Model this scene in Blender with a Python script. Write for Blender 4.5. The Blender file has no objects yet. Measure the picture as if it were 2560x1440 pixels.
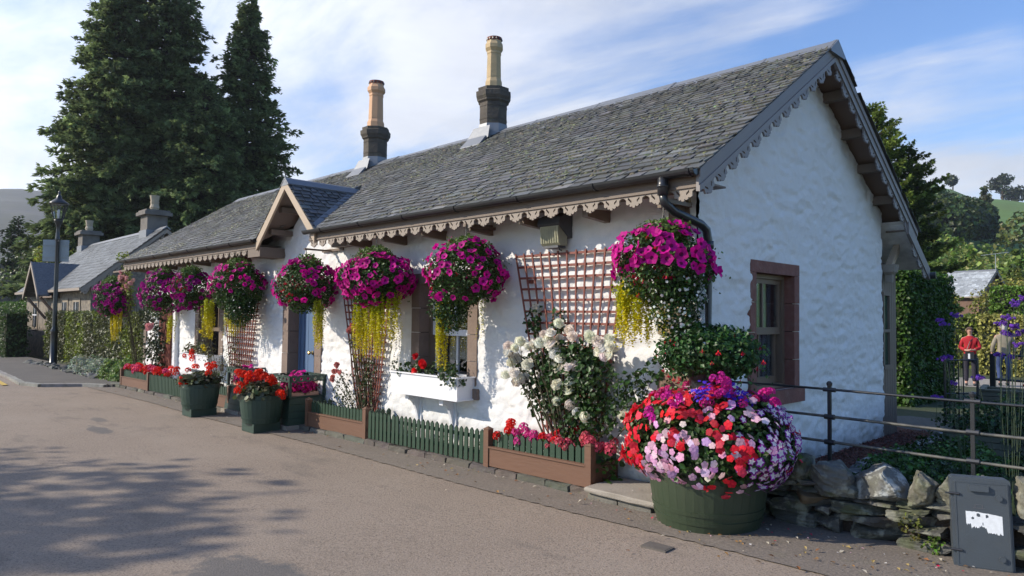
import bpy, math, random
import numpy as np
from mathutils import Vector, Matrix
rng = np.random.default_rng(7)
random.seed(7)
SC = bpy.context.scene
COL = SC.collection
pi = math.pi
# ------------------------------------------------------------------ camera
cd = bpy.data.cameras.new("camera"); cam = bpy.data.objects.new("camera", cd); COL.objects.link(cam)
cd.sensor_width = 36; cd.lens = 24.754; cd.clip_start = .05; cd.clip_end = 8000
CR = Vector((.6965247, .7174374, .0117052)); CU = Vector((.0201746, -.0358879, .9991522)); CF = Vector((-.7172492, .6956980, .0394708))
CP = Vector((3.35016, -5.54448, 1.665))
cam.matrix_world = Matrix(((CR.x, CU.x, -CF.x, CP.x), (CR.y, CU.y, -CF.y, CP.y), (CR.z, CU.z, -CF.z, CP.z), (0, 0, 0, 1)))
SC.camera = cam
# ------------------------------------------------------------------ light
SUN_EL = math.radians(29.5)
sdir = Vector((-.66, -.751, 0)).normalized() * math.cos(SUN_EL) + Vector((0, 0, math.sin(SUN_EL)))   # towards the sun
sl = bpy.data.lights.new("sun", 'SUN'); sl.energy = 4.6; sl.angle = math.radians(.5); sl.color = (1, .90, .75)
so = bpy.data.objects.new("sun", sl); COL.objects.link(so); so.rotation_euler = sdir.to_track_quat('Z', 'Y').to_euler()
W = bpy.data.worlds.new("World"); SC.world = W; W.use_nodes = True
SC.view_settings.view_transform = 'Standard'; SC.view_settings.look = 'None'; SC.view_settings.exposure = 0.42; SC.view_settings.gamma = 1
def world():
    nt = W.node_tree; N = nt.nodes; L = nt.links; N.clear()
    out = N.new('ShaderNodeOutputWorld'); bg = N.new('ShaderNodeBackground'); L.new(bg.outputs[0], out.inputs[0])
    sky = N.new('ShaderNodeTexSky'); sky.sky_type = 'NISHITA'; sky.sun_disc = False
    sky.sun_elevation = SUN_EL; sky.sun_rotation = math.atan2(sdir.x, sdir.y); sky.air_density = 1.0; sky.dust_density = .15; sky.ozone_density = 2.5
    hs = N.new('ShaderNodeHueSaturation'); hs.inputs['Saturation'].default_value = 1.24; hs.inputs['Hue'].default_value = .510; hs.inputs['Value'].default_value = 1.0
    L.new(sky.outputs[0], hs.inputs['Color'])
    tc = N.new('ShaderNodeTexCoord'); sep = N.new('ShaderNodeSeparateXYZ'); L.new(tc.outputs['Generated'], sep.inputs[0])
    mz = N.new('ShaderNodeMath'); mz.operation = 'MAXIMUM'; mz.inputs[1].default_value = 0.0; L.new(sep.outputs[2], mz.inputs[0])
    az = N.new('ShaderNodeMath'); az.operation = 'ADD'; az.inputs[1].default_value = .16; L.new(mz.outputs[0], az.inputs[0])
    dx = N.new('ShaderNodeMath'); dx.operation = 'DIVIDE'; L.new(sep.outputs[0], dx.inputs[0]); L.new(az.outputs[0], dx.inputs[1])
    dy = N.new('ShaderNodeMath'); dy.operation = 'DIVIDE'; L.new(sep.outputs[1], dy.inputs[0]); L.new(az.outputs[0], dy.inputs[1])
    cb = N.new('ShaderNodeCombineXYZ'); L.new(dx.outputs[0], cb.inputs[0]); L.new(dy.outputs[0], cb.inputs[1])
    def noise(scale, det, rough, dist, rot, sc, loc):
        mp = N.new('ShaderNodeMapping'); mp.inputs['Rotation'].default_value = (0, 0, rot); mp.inputs['Scale'].default_value = sc; mp.inputs['Location'].default_value = loc
        L.new(cb.outputs[0], mp.inputs[0])
        n = N.new('ShaderNodeTexNoise'); n.inputs['Scale'].default_value = scale; n.inputs['Detail'].default_value = det
        n.inputs['Roughness'].default_value = rough; n.inputs['Distortion'].default_value = dist; L.new(mp.outputs[0], n.inputs['Vector']); return n.outputs[0]
    a = noise(1.0, 9, .6, .5, math.radians(40), (.55, 1.5, 1), CLOUD_LOC)
    b = noise(.42, 4, .5, .2, 0, (1, 1, 1), (3.3, 1.7, 0))
    def m(op, x, y, clamp=False):
        n = N.new('ShaderNodeMath'); n.operation = op; n.use_clamp = clamp
        for i, q in enumerate((x, y)):
            if isinstance(q, (int, float)): n.inputs[i].default_value = q
            else: L.new(q, n.inputs[i])
        return n.outputs[0]
    sm = m('ADD', m('MULTIPLY', a, .62), m('MULTIPLY', b, .38))
    # more cloud towards the sun's side of the sky
    dt = N.new('ShaderNodeVectorMath'); dt.operation = 'DOT_PRODUCT'; L.new(tc.outputs['Generated'], dt.inputs[0]); dt.inputs[1].default_value = (-.98, -.05, .12)
    gr = m('MULTIPLY', m('SUBTRACT', dt.outputs['Value'], .60), .30)
    def near(d, c0, k):
        q = N.new('ShaderNodeVectorMath'); q.operation = 'DOT_PRODUCT'; L.new(tc.outputs['Generated'], q.inputs[0]); q.inputs[1].default_value = d
        return m('MULTIPLY', m('MAXIMUM', m('SUBTRACT', q.outputs['Value'], c0), 0.0), k)
    gr = m('ADD', gr, m('MINIMUM', near((-.579, .712, .396), .93, 3.2), .12)); gr = m('ADD', gr, m('MINIMUM', near((-.205, .955, .222), .985, 16.0), .19))
    v = m('ADD', sm, gr)
    mr = N.new('ShaderNodeMapRange'); mr.interpolation_type = 'SMOOTHSTEP'; L.new(v, mr.inputs[0])
    mr.inputs[1].default_value = .45; mr.inputs[2].default_value = .64; mr.inputs[3].default_value = .04; mr.inputs[4].default_value = .93
    # brightness of the cloud rises towards the sun
    d2 = N.new('ShaderNodeVectorMath'); d2.operation = 'DOT_PRODUCT'; L.new(tc.outputs['Generated'], d2.inputs[0]); d2.inputs[1].default_value = tuple(sdir)
    br = m('ADD', m('MULTIPLY', m('POWER', m('MAXIMUM', d2.outputs['Value'], 0.0), 1.6), 3.6), 4.2); br = m('MULTIPLY', br, m('ADD', m('MULTIPLY', noise(1.6, 6, .6, .3, .5, (1, 1, 1), (7.1, 2, 0)), .7), .66))
    cc = N.new('ShaderNodeVectorMath'); cc.operation = 'SCALE'; cc.inputs[0].default_value = (.95, .98, 1.06); L.new(br, cc.inputs['Scale'])
    mx = N.new('ShaderNodeMix'); mx.data_type = 'RGBA'; L.new(mr.outputs[0], mx.inputs[0]); L.new(hs.outputs[0], mx.inputs[6]); L.new(cc.outputs[0], mx.inputs[7])
    L.new(mx.outputs[2], bg.inputs[0]); bg.inputs[1].default_value = SKY_STR
SKY_STR = .163; CLOUD_LOC = (1.3, .4, 0)
world()

# ------------------------------------------------------------------ helpers
def arr(x): return np.asarray(x, dtype=float)
class Geo:
    def __init__(s): s.V = []; s.F = []; s.C = []; s.n = 0
    def add(s, V, F, c=(1, 1, 1)):
        V = arr(V).reshape(-1, 3); 
        if isinstance(F, np.ndarray): s.F.append(F + s.n); m = len(F)
        else:
            by = {}
            for f in F: by.setdefault(len(f), []).append(f)
            m = 0
            c = arr(c)
            if c.ndim == 2:
                raise ValueError
            for k, fs in by.items(): s.F.append(np.array(fs) + s.n); s.C.append(np.tile(c, (len(fs), 1)))
            s.V.append(V); s.n += len(V); return s
        c = arr(c)
        s.C.append(np.tile(c, (m, 1)) if c.ndim == 1 else c)
        s.V.append(V); s.n += len(V); return s
    def box(s, lo, hi, c=(1, 1, 1), R=None, o=None):
        x0, y0, z0 = lo; x1, y1, z1 = hi
        V = arr([(x0, y0, z0), (x1, y0, z0), (x1, y1, z0), (x0, y1, z0), (x0, y0, z1), (x1, y0, z1), (x1, y1, z1), (x0, y1, z1)])
        if R is not None: V = V @ arr(R).T
        if o is not None: V = V + arr(o)
        F = np.array([(0, 3, 2, 1), (4, 5, 6, 7), (0, 1, 5, 4), (1, 2, 6, 5), (2, 3, 7, 6), (3, 0, 4, 7)])
        return s.add(V, F, c)
    def prism(s, poly, axis, a, b, c=(1, 1, 1)):
        """extrude polygon (2d pts in the other two axes) from a to b along axis"""
        n = len(poly); V = []
        for w in (a, b):
            for p in poly:
                q = list(p); q.insert(axis, w); V.append(q)
        F = [tuple(range(n))[::-1], tuple(range(n, 2 * n))] + [(i, (i + 1) % n, n + (i + 1) % n, n + i) for i in range(n)]
        return s.add(V, F, c)
    def tube(s, P, r, k=8, c=(1, 1, 1), cap=True):
        P = arr(P); n = len(P); r = np.broadcast_to(arr(r), (n,))
        T = np.gradient(P, axis=0); T /= np.linalg.norm(T, axis=1)[:, None] + 1e-9
        ref = arr((0, 0, 1.)) if abs(T[:, 2]).mean() < .8 else arr((1., 0, 0))
        A = np.cross(T, ref); A /= np.linalg.norm(A, axis=1)[:, None] + 1e-9; B = np.cross(T, A)
        t = np.linspace(0, 2 * pi, k, endpoint=False)
        V = (P[:, None] + r[:, None, None] * (np.cos(t)[None, :, None] * A[:, None] + np.sin(t)[None, :, None] * B[:, None])).reshape(-1, 3)
        F = []
        for i in range(n - 1):
            for j in range(k): F.append((i * k + j, i * k + (j + 1) % k, (i + 1) * k + (j + 1) % k, (i + 1) * k + j))
        if cap: F += [tuple(range(k))[::-1], tuple(range((n - 1) * k, n * k))]
        return s.add(V, F, c)
    def lathe(s, prof, o=(0, 0, 0), k=24, c=(1, 1, 1), sq=0, cap=True):
        """prof: (r,z) list"""
        t = np.linspace(0, 2 * pi, k, endpoint=False) + (pi / k if sq else 0); V = []
        for rr, z in prof:
            for a in t: V.append((o[0] + rr * math.cos(a), o[1] + rr * math.sin(a), o[2] + z))
        n = len(prof); F = []
        for i in range(n - 1):
            for j in range(k): F.append((i * k + j, i * k + (j + 1) % k, (i + 1) * k + (j + 1) % k, (i + 1) * k + j))
        if cap: F += [tuple(range(k))[::-1], tuple(range((n - 1) * k, n * k))]
        return s.add(V, F, c)
    def build(s, name, m, parent=None, smooth=False, loc=None):
        me = bpy.data.meshes.new(name)
        if s.V:
            V = np.concatenate(s.V); off = arr(loc) if loc is not None else None
            if off is not None: V = V - off
            me.vertices.add(len(V)); me.vertices.foreach_set('co', V.ravel())
            li = np.concatenate([f.ravel() for f in s.F]); tot = np.concatenate([np.full(len(f), f.shape[1]) for f in s.F])
            st = np.concatenate([[0], np.cumsum(tot)[:-1]])
            me.loops.add(len(li)); me.loops.foreach_set('vertex_index', li.astype(np.int32))
            me.polygons.add(len(tot)); me.polygons.foreach_set('loop_start', st.astype(np.int32))
            me.polygons.foreach_set('use_smooth', np.full(len(tot), bool(smooth)))
            me.update(calc_edges=True)
            C = np.concatenate(s.C); C = np.c_[C, np.ones(len(C))]
            at = me.attributes.new('col', 'FLOAT_COLOR', 'FACE'); at.data.foreach_set('color', C.ravel().astype(np.float32))
        o = bpy.data.objects.new(name, me); COL.objects.link(o)
        if m: me.materials.append(m)
        if parent: o.parent = parent
        if loc is not None: o.location = loc
        return o
def local(g, parent): 
    return g
def tag(o, label=None, cat=None, group=None, kind=None):
    if label: o['label'] = label
    if cat: o['category'] = cat
    if group: o['group'] = group
    if kind: o['kind'] = kind
    return o
def thing(name, label, cat, loc=(0, 0, 0), rz=0, group=None, rot=None):
    o = bpy.data.objects.new(name, None); COL.objects.link(o); o.location = loc; o.rotation_euler = rot or (0, 0, rz); o.empty_display_size = .1
    return tag(o, label, cat, group)
def copy_tree(o, parent=None):
    c = o.copy(); COL.objects.link(c); c.parent = parent
    for ch in list(o.children): copy_tree(ch, c)
    return c
def unit(v): v = arr(v); return v / (np.linalg.norm(v, axis=-1, keepdims=True) + 1e-9)
def frames(Nn, spin=None, up=None):
    """rotation matrices (n,3,3) whose third column is Nn"""
    Nn = unit(Nn); n = len(Nn)
    ref = np.where(np.abs(Nn[:, 2:3]) < .9, arr([[0, 0, 1.]]), arr([[1., 0, 0]]))
    A = unit(np.cross(ref, Nn)); B = np.cross(Nn, A)
    if spin is None: spin = rng.uniform(0, 2 * pi, n)
    c, s_ = np.cos(spin)[:, None], np.sin(spin)[:, None]
    X = A * c + B * s_; Y = -A * s_ + B * c
    return np.stack([X, Y, Nn], axis=2)
def scatter(g, tv, tf, P, R, S, colr, tm=None):
    """template verts/faces placed at P with rotation R, scale S (n or n,3), colour per instance (n,3), tm: per face multiplier (m,) or absolute override colours (m,n?,3)"""
    P = arr(P); n = len(P)
    if n == 0: return
    tv = arr(tv); S = arr(S)
    if S.ndim == 0: S = np.full(n, float(S))
    if S.ndim == 1: S = S[:, None].repeat(3, 1)
    V = np.einsum('nij,nkj->nki', R, tv[None] * S[:, None, :]) + P[:, None]
    k = len(tv); colr = np.broadcast_to(arr(colr), (n, 3))
    groups = {}
    for i, f in enumerate(tf): groups.setdefault(len(f), []).append(i)
    first = True
    for q, idx in groups.items():
        F = arr([tf[i] for i in idx]).astype(int)
        FF = (F[None] + (np.arange(n) * k)[:, None, None]).reshape(-1, q)
        if tm is None: C = np.repeat(colr, len(idx), axis=0)
        else:
            tmm = [tm[i] for i in idx]
            C = np.stack([(colr * t if np.isscalar(t) else (np.broadcast_to(arr(t), (n, 3)))) for t in tmm], axis=1).reshape(-1, 3)
        g.F.append(FF + g.n); g.C.append(C)
    g.V.append(V.reshape(-1, 3)); g.n += n * k
def colvar(base, n, v=.18, h=.12):
    b = arr(base); m = np.exp(rng.normal(0, v, (n, 1))); c = b * m * np.exp(rng.normal(0, h, (n, 3)))
    return np.clip(c, 0, .95)
def h2(ix, iy, seed=0):
    n = (ix * 374761393 + iy * 668265263 + seed * 974634777) & 0xffffffff
    n = (n ^ (n >> 13)) * 1274126177 & 0xffffffff
    return ((n ^ (n >> 16)) & 0xffff) / 65535.
def vnoise(x, y, seed=0):
    xi = np.floor(x).astype(np.int64); yi = np.floor(y).astype(np.int64); fx = x - xi; fy = y - yi
    fx = fx * fx * (3 - 2 * fx); fy = fy * fy * (3 - 2 * fy)
    a = h2(xi, yi, seed); b = h2(xi + 1, yi, seed); c = h2(xi, yi + 1, seed); d = h2(xi + 1, yi + 1, seed)
    return (a * (1 - fx) + b * fx) * (1 - fy) + (c * (1 - fx) + d * fx) * fy
def fbm(x, y, o=4, seed=0, r=.5):
    s = 0; a = 1; t = 0
    for i in range(o): s = s + a * vnoise(x, y, seed + i * 17); t += a; a *= r; x = x * 2.03 + 5.1; y = y * 2.03 + 1.7
    return s / t

# ------------------------------------------------------------------ materials
MATS = {}
def mat(name, base=(.5, .5, .5), rough=.7, attr=False, n_scale=0, n_amt=.25, dark=None, bump=0, bump_scale=60, metal=0, trans=0, spec=.5, coat=0, n2=None, det=5, vec='Object', stretch=None, base_dirt=False):
    if name in MATS: return MATS[name]
    m = bpy.data.materials.new(name); m.use_nodes = True; MATS[name] = m
    nt = m.node_tree; N = nt.nodes; L = nt.links; p = N['Principled BSDF']; out = N['Material Output']
    p.inputs['Roughness'].default_value = rough; p.inputs['Metallic'].default_value = metal; p.inputs['Specular IOR Level'].default_value = spec
    p.inputs['Coat Weight'].default_value = coat
    tc = N.new('ShaderNodeTexCoord'); src = tc.outputs[vec]
    if stretch:
        mp = N.new('ShaderNodeMapping'); mp.inputs['Scale'].default_value = stretch; L.new(src, mp.inputs[0]); src = mp.outputs[0]
    if attr:
        at = N.new('ShaderNodeAttribute'); at.attribute_name = 'col'; c = at.outputs['Color']
        if base != (.5, .5, .5):
            mm = N.new('ShaderNodeMix'); mm.data_type = 'RGBA'; mm.blend_type = 'MULTIPLY'; mm.inputs[0].default_value = 1; L.new(c, mm.inputs[6]); mm.inputs[7].default_value = (*base, 1); c = mm.outputs[2]
    else:
        rgb = N.new('ShaderNodeRGB'); rgb.outputs[0].default_value = (*base, 1); c = rgb.outputs[0]
    def blend(c, scale, amt, dk, detail=det, lo=.35, hi=.65):
        n = N.new('ShaderNodeTexNoise'); n.inputs['Scale'].default_value = scale; n.inputs['Detail'].default_value = detail; n.inputs['Roughness'].default_value = .6; L.new(src, n.inputs['Vector'])
        mr = N.new('ShaderNodeMapRange'); L.new(n.outputs[0], mr.inputs[0]); mr.inputs[1].default_value = lo; mr.inputs[2].default_value = hi; mr.inputs[4].default_value = amt
        mx = N.new('ShaderNodeMix'); mx.data_type = 'RGBA'; L.new(mr.outputs[0], mx.inputs[0]); L.new(c, mx.inputs[6])
        mx.inputs[7].default_value = (*dk, 1); return mx.outputs[2]
    if n_scale: c = blend(c, n_scale, n_amt, dark or tuple(x * .4 for x in base))
    if n2:
        for q in n2: c = blend(c, *q)
    if base_dirt:      # splashed mud and algae on the lowest part of the wall, rain streaks above
        sp = N.new('ShaderNodeSeparateXYZ'); L.new(tc.outputs['Object'], sp.inputs[0]); n = N.new('ShaderNodeTexNoise'); n.inputs['Scale'].default_value = 5; n.inputs['Detail'].default_value = 7; L.new(tc.outputs['Object'], n.inputs['Vector'])
        a = N.new('ShaderNodeMath'); a.operation = 'MULTIPLY_ADD'; L.new(n.outputs[0], a.inputs[0]); a.inputs[1].default_value = -.9; L.new(sp.outputs[2], a.inputs[2])
        mr = N.new('ShaderNodeMapRange'); L.new(a.outputs[0], mr.inputs[0]); mr.inputs[1].default_value = -.42; mr.inputs[2].default_value = -.05; mr.inputs[3].default_value = .7; mr.inputs[4].default_value = 0
        mx = N.new('ShaderNodeMix'); mx.data_type = 'RGBA'; L.new(mr.outputs[0], mx.inputs[0]); L.new(c, mx.inputs[6]); mx.inputs[7].default_value = (.24, .23, .17, 1); c = mx.outputs[2]
    L.new(c, p.inputs['Base Color'])
    if bump:
        n = N.new('ShaderNodeTexNoise'); n.inputs['Scale'].default_value = bump_scale; n.inputs['Detail'].default_value = 5; L.new(src, n.inputs['Vector'])
        b = N.new('ShaderNodeBump'); b.inputs['Strength'].default_value = 1; b.inputs['Distance'].default_value = bump; L.new(n.outputs[0], b.inputs['Height']); L.new(b.outputs[0], p.inputs['Normal'])
    if trans:
        t = N.new('ShaderNodeBsdfTranslucent'); L.new(c, t.inputs[0]); ms = N.new('ShaderNodeMixShader'); ms.inputs[0].default_value = trans
        L.new(p.outputs[0], ms.inputs[1]); L.new(t.outputs[0], ms.inputs[2]); L.new(ms.outputs[0], out.inputs[0])
    return m
M_leaf = mat('leaf', attr=True, rough=.45, trans=.3, spec=.4)
M_needle = mat('conifer_foliage', attr=True, rough=.7, trans=.42, spec=.2)
M_petal = mat('petal', attr=True, rough=.6, trans=.38, spec=.25)
M_bark = mat('bark', (.06, .045, .032), .9, n_scale=6, bump=.01, bump_scale=20)
M_stem = mat('stem', (.07, .06, .03), .8, n_scale=10)
M_white = mat('whitewash', (.73, .73, .73), .75, n_scale=1.6, n_amt=.16, dark=(.62, .60, .56), n2=[(9, .16, (.60, .59, .56), 6, .45, .7), (2.3, .35, (.46, .46, .42), 8, .60, .78), (22, .25, (.5, .5, .47), 4, .62, .75)], base_dirt=True, bump=.007, bump_scale=26, spec=.25)  # grey blotches: grime, also relief shading of the lumpy stone put into the colour
M_scal = mat('pale_taupe_paint', (.27, .225, .185), .6, n_scale=4, n_amt=.25, dark=(.2, .16, .13))
M_taupe = mat('taupe_paint', (.165, .125, .098), .6, n_scale=4, n_amt=.25, dark=(.12, .09, .07), bump=.001, bump_scale=80)
M_soffit = mat('soffit_paint', (.20, .145, .115), .7, n_scale=3, n_amt=.3, dark=(.13, .09, .07))
M_cream = mat('cream_paint', (.42, .33, .24), .55, n_scale=4, n_amt=.2, dark=(.34, .26, .18))
M_slate = mat('slate', attr=True, rough=.55, spec=.5, n_scale=7, n_amt=.45, dark=(.052, .052, .05), n2=[(2.2, .4, (.12, .12, .075), 9, .52, .66), (25, .35, (.15, .155, .13), 5, .58, .72)], bump=.004, bump_scale=60)
M_slate2 = mat('slate_clean', attr=True, rough=.5, n_scale=7, n_amt=.3, dark=(.06, .062, .065), bump=.003, bump_scale=60)
M_lead = mat('lead', (.20, .212, .23), .5, metal=.35, n_scale=6, n_amt=.35, dark=(.22, .23, .25), bump=.004, bump_scale=12)
M_black = mat('black_iron', (.018, .02, .024), .32, spec=.6, n_scale=8, n_amt=.2, dark=(.04, .04, .04))
M_rust = mat('weathered_iron', (.03, .035, .04), .5, n_scale=9, n_amt=.8, dark=(.16, .15, .12))
M_sand = mat('sandstone', attr=True, rough=.9, n_scale=9, n_amt=.35, dark=(.10, .075, .06), bump=.006, bump_scale=40)
M_red_stone = mat('red_sandstone', (.22, .095, .075), .9, n_scale=5, n_amt=.5, dark=(.13, .06, .05), n2=[(14, .3, (.27, .2, .17), 5, .5, .7)], bump=.006, bump_scale=35)
M_brown_stone = mat('brown_stone', (.22, .165, .135), .9, n_scale=5, n_amt=.4, dark=(.13, .095, .08), bump=.006, bump_scale=35)
M_dkstone = mat('sooty_stone', (.10, .085, .07), .9, n_scale=5, n_amt=.6, dark=(.045, .04, .035), n2=[(9, .4, (.14, .13, .08), 5, .55, .7)], bump=.01, bump_scale=20)
M_pot = mat('clay_pot', (.56, .33, .19), .75, n_scale=4, n_amt=.3, dark=(.40, .24, .14), bump=.002, bump_scale=30)
M_pot2 = mat('weathered_clay_pot', (.50, .37, .21), .8, n_scale=4, n_amt=.5, dark=(.30, .24, .13), bump=.003, bump_scale=30)
M_terra = mat('terracotta', (.25, .07, .045), .8, n_scale=6)
M_door = mat('blue_door_paint', (.105, .17, .29), .4, n_scale=3, n_amt=.15)
M_brass = mat('brass', (.6, .42, .15), .3, metal=1)
M_wpaint = mat('white_gloss_paint', (.74, .75, .78), .4, n_scale=3, n_amt=.12, dark=(.6, .6, .6))
M_wframe = mat('brown_window_paint', (.17, .12, .085), .5, n_scale=5)
M_green = mat('green_fence_paint', (.018, .048, .026), .5, attr=False, n_scale=5, n_amt=.35, dark=(.026, .06, .038), bump=.001, bump_scale=60)
M_tubgreen = mat('green_tub_paint', (.018, .045, .034), .5, n_scale=4, n_amt=.5, dark=(.03, .06, .042), bump=.003, bump_scale=18, stretch=(1, 1, .25))
M_tubolive = mat('olive_tub_paint', (.032, .050, .026), .5, n_scale=3, n_amt=.45, dark=(.045, .055, .034), bump=.004, bump_scale=18, stretch=(1, 1, .25))
M_board = mat('brown_stained_board', (.15, .075, .045), .6, n_scale=5, n_amt=.4, dark=(.10, .05, .03), bump=.002, bump_scale=40, stretch=(.15, 1, 1))
M_trellis = mat('red_brown_stain', (.19, .05, .032), .6, n_scale=9, n_amt=.4, dark=(.16, .04, .03))
M_soil = mat('garden_soil', (.05, .035, .025), .95, n_scale=20, bump=.02, bump_scale=40)
M_concrete = mat('concrete', (.30, .27, .23), .9, n_scale=5, n_amt=.4, dark=(.17, .15, .12), bump=.005, bump_scale=50)
M_kerb = mat('kerb_stone', attr=True, rough=.9, n_scale=7, n_amt=.5, dark=(.09, .085, .07), n2=[(11, .35, (.12, .12, .06), 5, .55, .7)], bump=.008, bump_scale=30)
M_glassw = None
def glass_mat(name, tint=(.6, .65, .7), refl=.6):
    m = bpy.data.materials.new(name); m.use_nodes = True; nt = m.node_tree; N = nt.nodes; L = nt.links; N.clear()
    out = N.new('ShaderNodeOutputMaterial'); t = N.new('ShaderNodeBsdfTransparent'); t.inputs[0].default_value = (*tint, 1)
    g = N.new('ShaderNodeBsdfGlossy'); g.inputs['Roughness'].default_value = .02; g.inputs[0].default_value = (.9, .93, 1, 1)
    f = N.new('ShaderNodeFresnel'); f.inputs[0].default_value = 1.5
    a = N.new('ShaderNodeMath'); a.operation = 'MULTIPLY_ADD'; a.inputs[1].default_value = refl * 2; a.inputs[2].default_value = .05; a.use_clamp = True; L.new(f.outputs[0], a.inputs[0])
    mx = N.new('ShaderNodeMixShader'); L.new(a.outputs[0], mx.inputs[0]); L.new(t.outputs[0], mx.inputs[1]); L.new(g.outputs[0], mx.inputs[2]); L.new(mx.outputs[0], out.inputs[0]); return m
M_glass = glass_mat('window_glass', (.8, .85, .88), .4)
M_curtain = mat('curtain_cloth', (.75, .77, .78), .9, n_scale=8)
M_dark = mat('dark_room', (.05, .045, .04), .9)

# ------------------------------------------------------------------ ground
def H0(x): return .02 + .0124 * np.clip(x, -45, 12)
def HG(x, y):
    """height of the land round the road"""
    base = H0(x)
    t = np.clip((y - 5) / 13, 0, 1); gd = .085 * (1 - t) - .2 * t - np.clip(y - 18, 0, 60) * .012
    w = np.clip((y - .1) / .3, 0, 1) * (np.asarray(x) > -15.9)
    return (base - .04) * (1 - w) + gd * w
def grid_mesh(name, xs, ys, hf, m, lab=None):
    X, Y = np.meshgrid(xs, ys, indexing='ij'); Z = hf(X, Y); nx, ny = X.shape
    V = np.stack([X, Y, Z], -1).reshape(-1, 3); i, j = np.meshgrid(np.arange(nx - 1), np.arange(ny - 1), indexing='ij')
    a = (i * ny + j).ravel(); F = np.stack([a, a + ny, a + ny + 1, a + 1], 1)
    g = Geo(); g.add(V, F); o = g.build(name, m, smooth=True); tag(o, kind='structure'); return o
xs = np.concatenate([-np.geomspace(60, 3000, 14)[::-1], np.linspace(-58, -16, 30), np.linspace(-15.9, 12, 40), np.geomspace(14, 3000, 14)])
ys = np.concatenate([-np.geomspace(14, 3000, 14)[::-1], np.linspace(-12, 0, 8), [.1, .25, .4, .8, 1.5, 3, 5, 7, 9, 11, 13, 15, 17, 19, 22, 26, 30, 40, 60, 90, 140, 250, 500, 1000, 3000]])
M_grass = mat('rough_grass', (.035, .055, .016), .9, n_scale=.8, n_amt=.6, dark=(.06, .06, .03), bump=.03, bump_scale=14)
grid_mesh('ground', xs, ys, lambda X, Y: np.where(np.hypot(X, Y) > 100, HG(X, Y) - .0 , HG(X, Y)), M_grass)

def asphalt():
    m = bpy.data.materials.new('asphalt'); m.use_nodes = True; nt = m.node_tree; N = nt.nodes; L = nt.links; p = N['Principled BSDF']; p.inputs['Roughness'].default_value = .85
    p.inputs['Specular IOR Level'].default_value = .3
    tc = N.new('ShaderNodeTexCoord'); src = tc.outputs['Object']
    def noise(s, d=4, r=.6, sc=None):
        n = N.new('ShaderNodeTexNoise'); n.inputs['Scale'].default_value = s; n.inputs['Detail'].default_value = d; n.inputs['Roughness'].default_value = r
        if sc:
            mp = N.new('ShaderNodeMapping'); mp.inputs['Scale'].default_value = sc; L.new(src, mp.inputs[0]); L.new(mp.outputs[0], n.inputs[0])
        else: L.new(src, n.inputs['Vector'])
        return n.outputs[0]
    def mr(v, a, b, c, d):
        n = N.new('ShaderNodeMapRange'); L.new(v, n.inputs[0])
        for i, q in enumerate((a, b, c, d)): n.inputs[i + 1].default_value = q
        return n.outputs[0]
    def mix(f, a, b):
        n = N.new('ShaderNodeMix'); n.data_type = 'RGBA'; L.new(f, n.inputs[0])
        if isinstance(a, tuple): n.inputs[6].default_value = (*a, 1)
        else: L.new(a, n.inputs[6])
        if isinstance(b, tuple): n.inputs[7].default_value = (*b, 1)
        else: L.new(b, n.inputs[7])
        return n.outputs[2]
    c = mix(mr(noise(.35, 5), .35, .65, 0, 1), (.232, .185, .142), (.285, .23, .178))
    c = mix(mr(noise(48, 3, .85), .42, .62, 0, .65), c, (.34, .28, .23))
    c = mix(mr(noise(62, 3, .85, (1.1, .9, 1)), .51, .64, 0, .8), c, (.09, .075, .062))
    c = mix(mr(noise(1.1, 6, .7, (.6, 1.6, 1)), .55, .68, 0, .5), c, (.12, .105, .09)); c = mix(mr(noise(.5, 7, .7, (1, 2.2, 1)), .5, .7, 0, .45), c, (.31, .26, .21))
    c = mix(mr(noise(6, 5, .7), .6, .72, 0, .35), c, (.11, .095, .082))
    # an old oily patch by the camera and a dark one further off
    for (x, y, rx, ry, s) in ((-.95, -3.62, .62, .32, .9), (-8.35, -2.62, .5, .13, .9), (-9.6, -2.32, .35, .1, .7)):
        mp = N.new('ShaderNodeMapping'); mp.vector_type = 'POINT'; mp.inputs['Location'].default_value = (-x / rx, -y / ry, 0); mp.inputs['Scale'].default_value = (1 / rx, 1 / ry, 0)
        L.new(src, mp.inputs[0]); le = N.new('ShaderNodeVectorMath'); le.operation = 'LENGTH'; L.new(mp.outputs[0], le.inputs[0])
        ad = N.new('ShaderNodeMath'); ad.operation = 'ADD'; L.new(le.outputs['Value'], ad.inputs[0]); L.new(mr(noise(7, 5, .7), .3, .7, -.35, .35), ad.inputs[1])
        c = mix(mr(ad.outputs[0], .8, 1.1, s * .75, 0), c, (.085, .09, .095))
    L.new(c, p.inputs['Base Color'])
    b = N.new('ShaderNodeBump'); b.inputs['Distance'].default_value = .006; b.inputs['Strength'].default_value = .9; L.new(noise(75, 3, .7), b.inputs['Height']); L.new(b.outputs[0], p.inputs['Normal'])
    return m
M_asph = asphalt()
M_asph2 = mat('dark_asphalt', (.105, .095, .085), .9, n_scale=30, n_amt=.5, dark=(.06, .055, .05), n2=[(1.2, .4, (.15, .13, .11), 5, .5, .7)], bump=.005, bump_scale=80)
grid_mesh('road', np.concatenate([np.linspace(-60, -16, 10), np.linspace(-15, 22, 38)]), np.linspace(-13, -.38, 14),
          lambda X, Y: H0(X) + .012 * (fbm(X * .5, Y * .5, 3, 3) - .5) * np.clip((-.42 - Y) * 2, 0, 1), M_asph)
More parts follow.
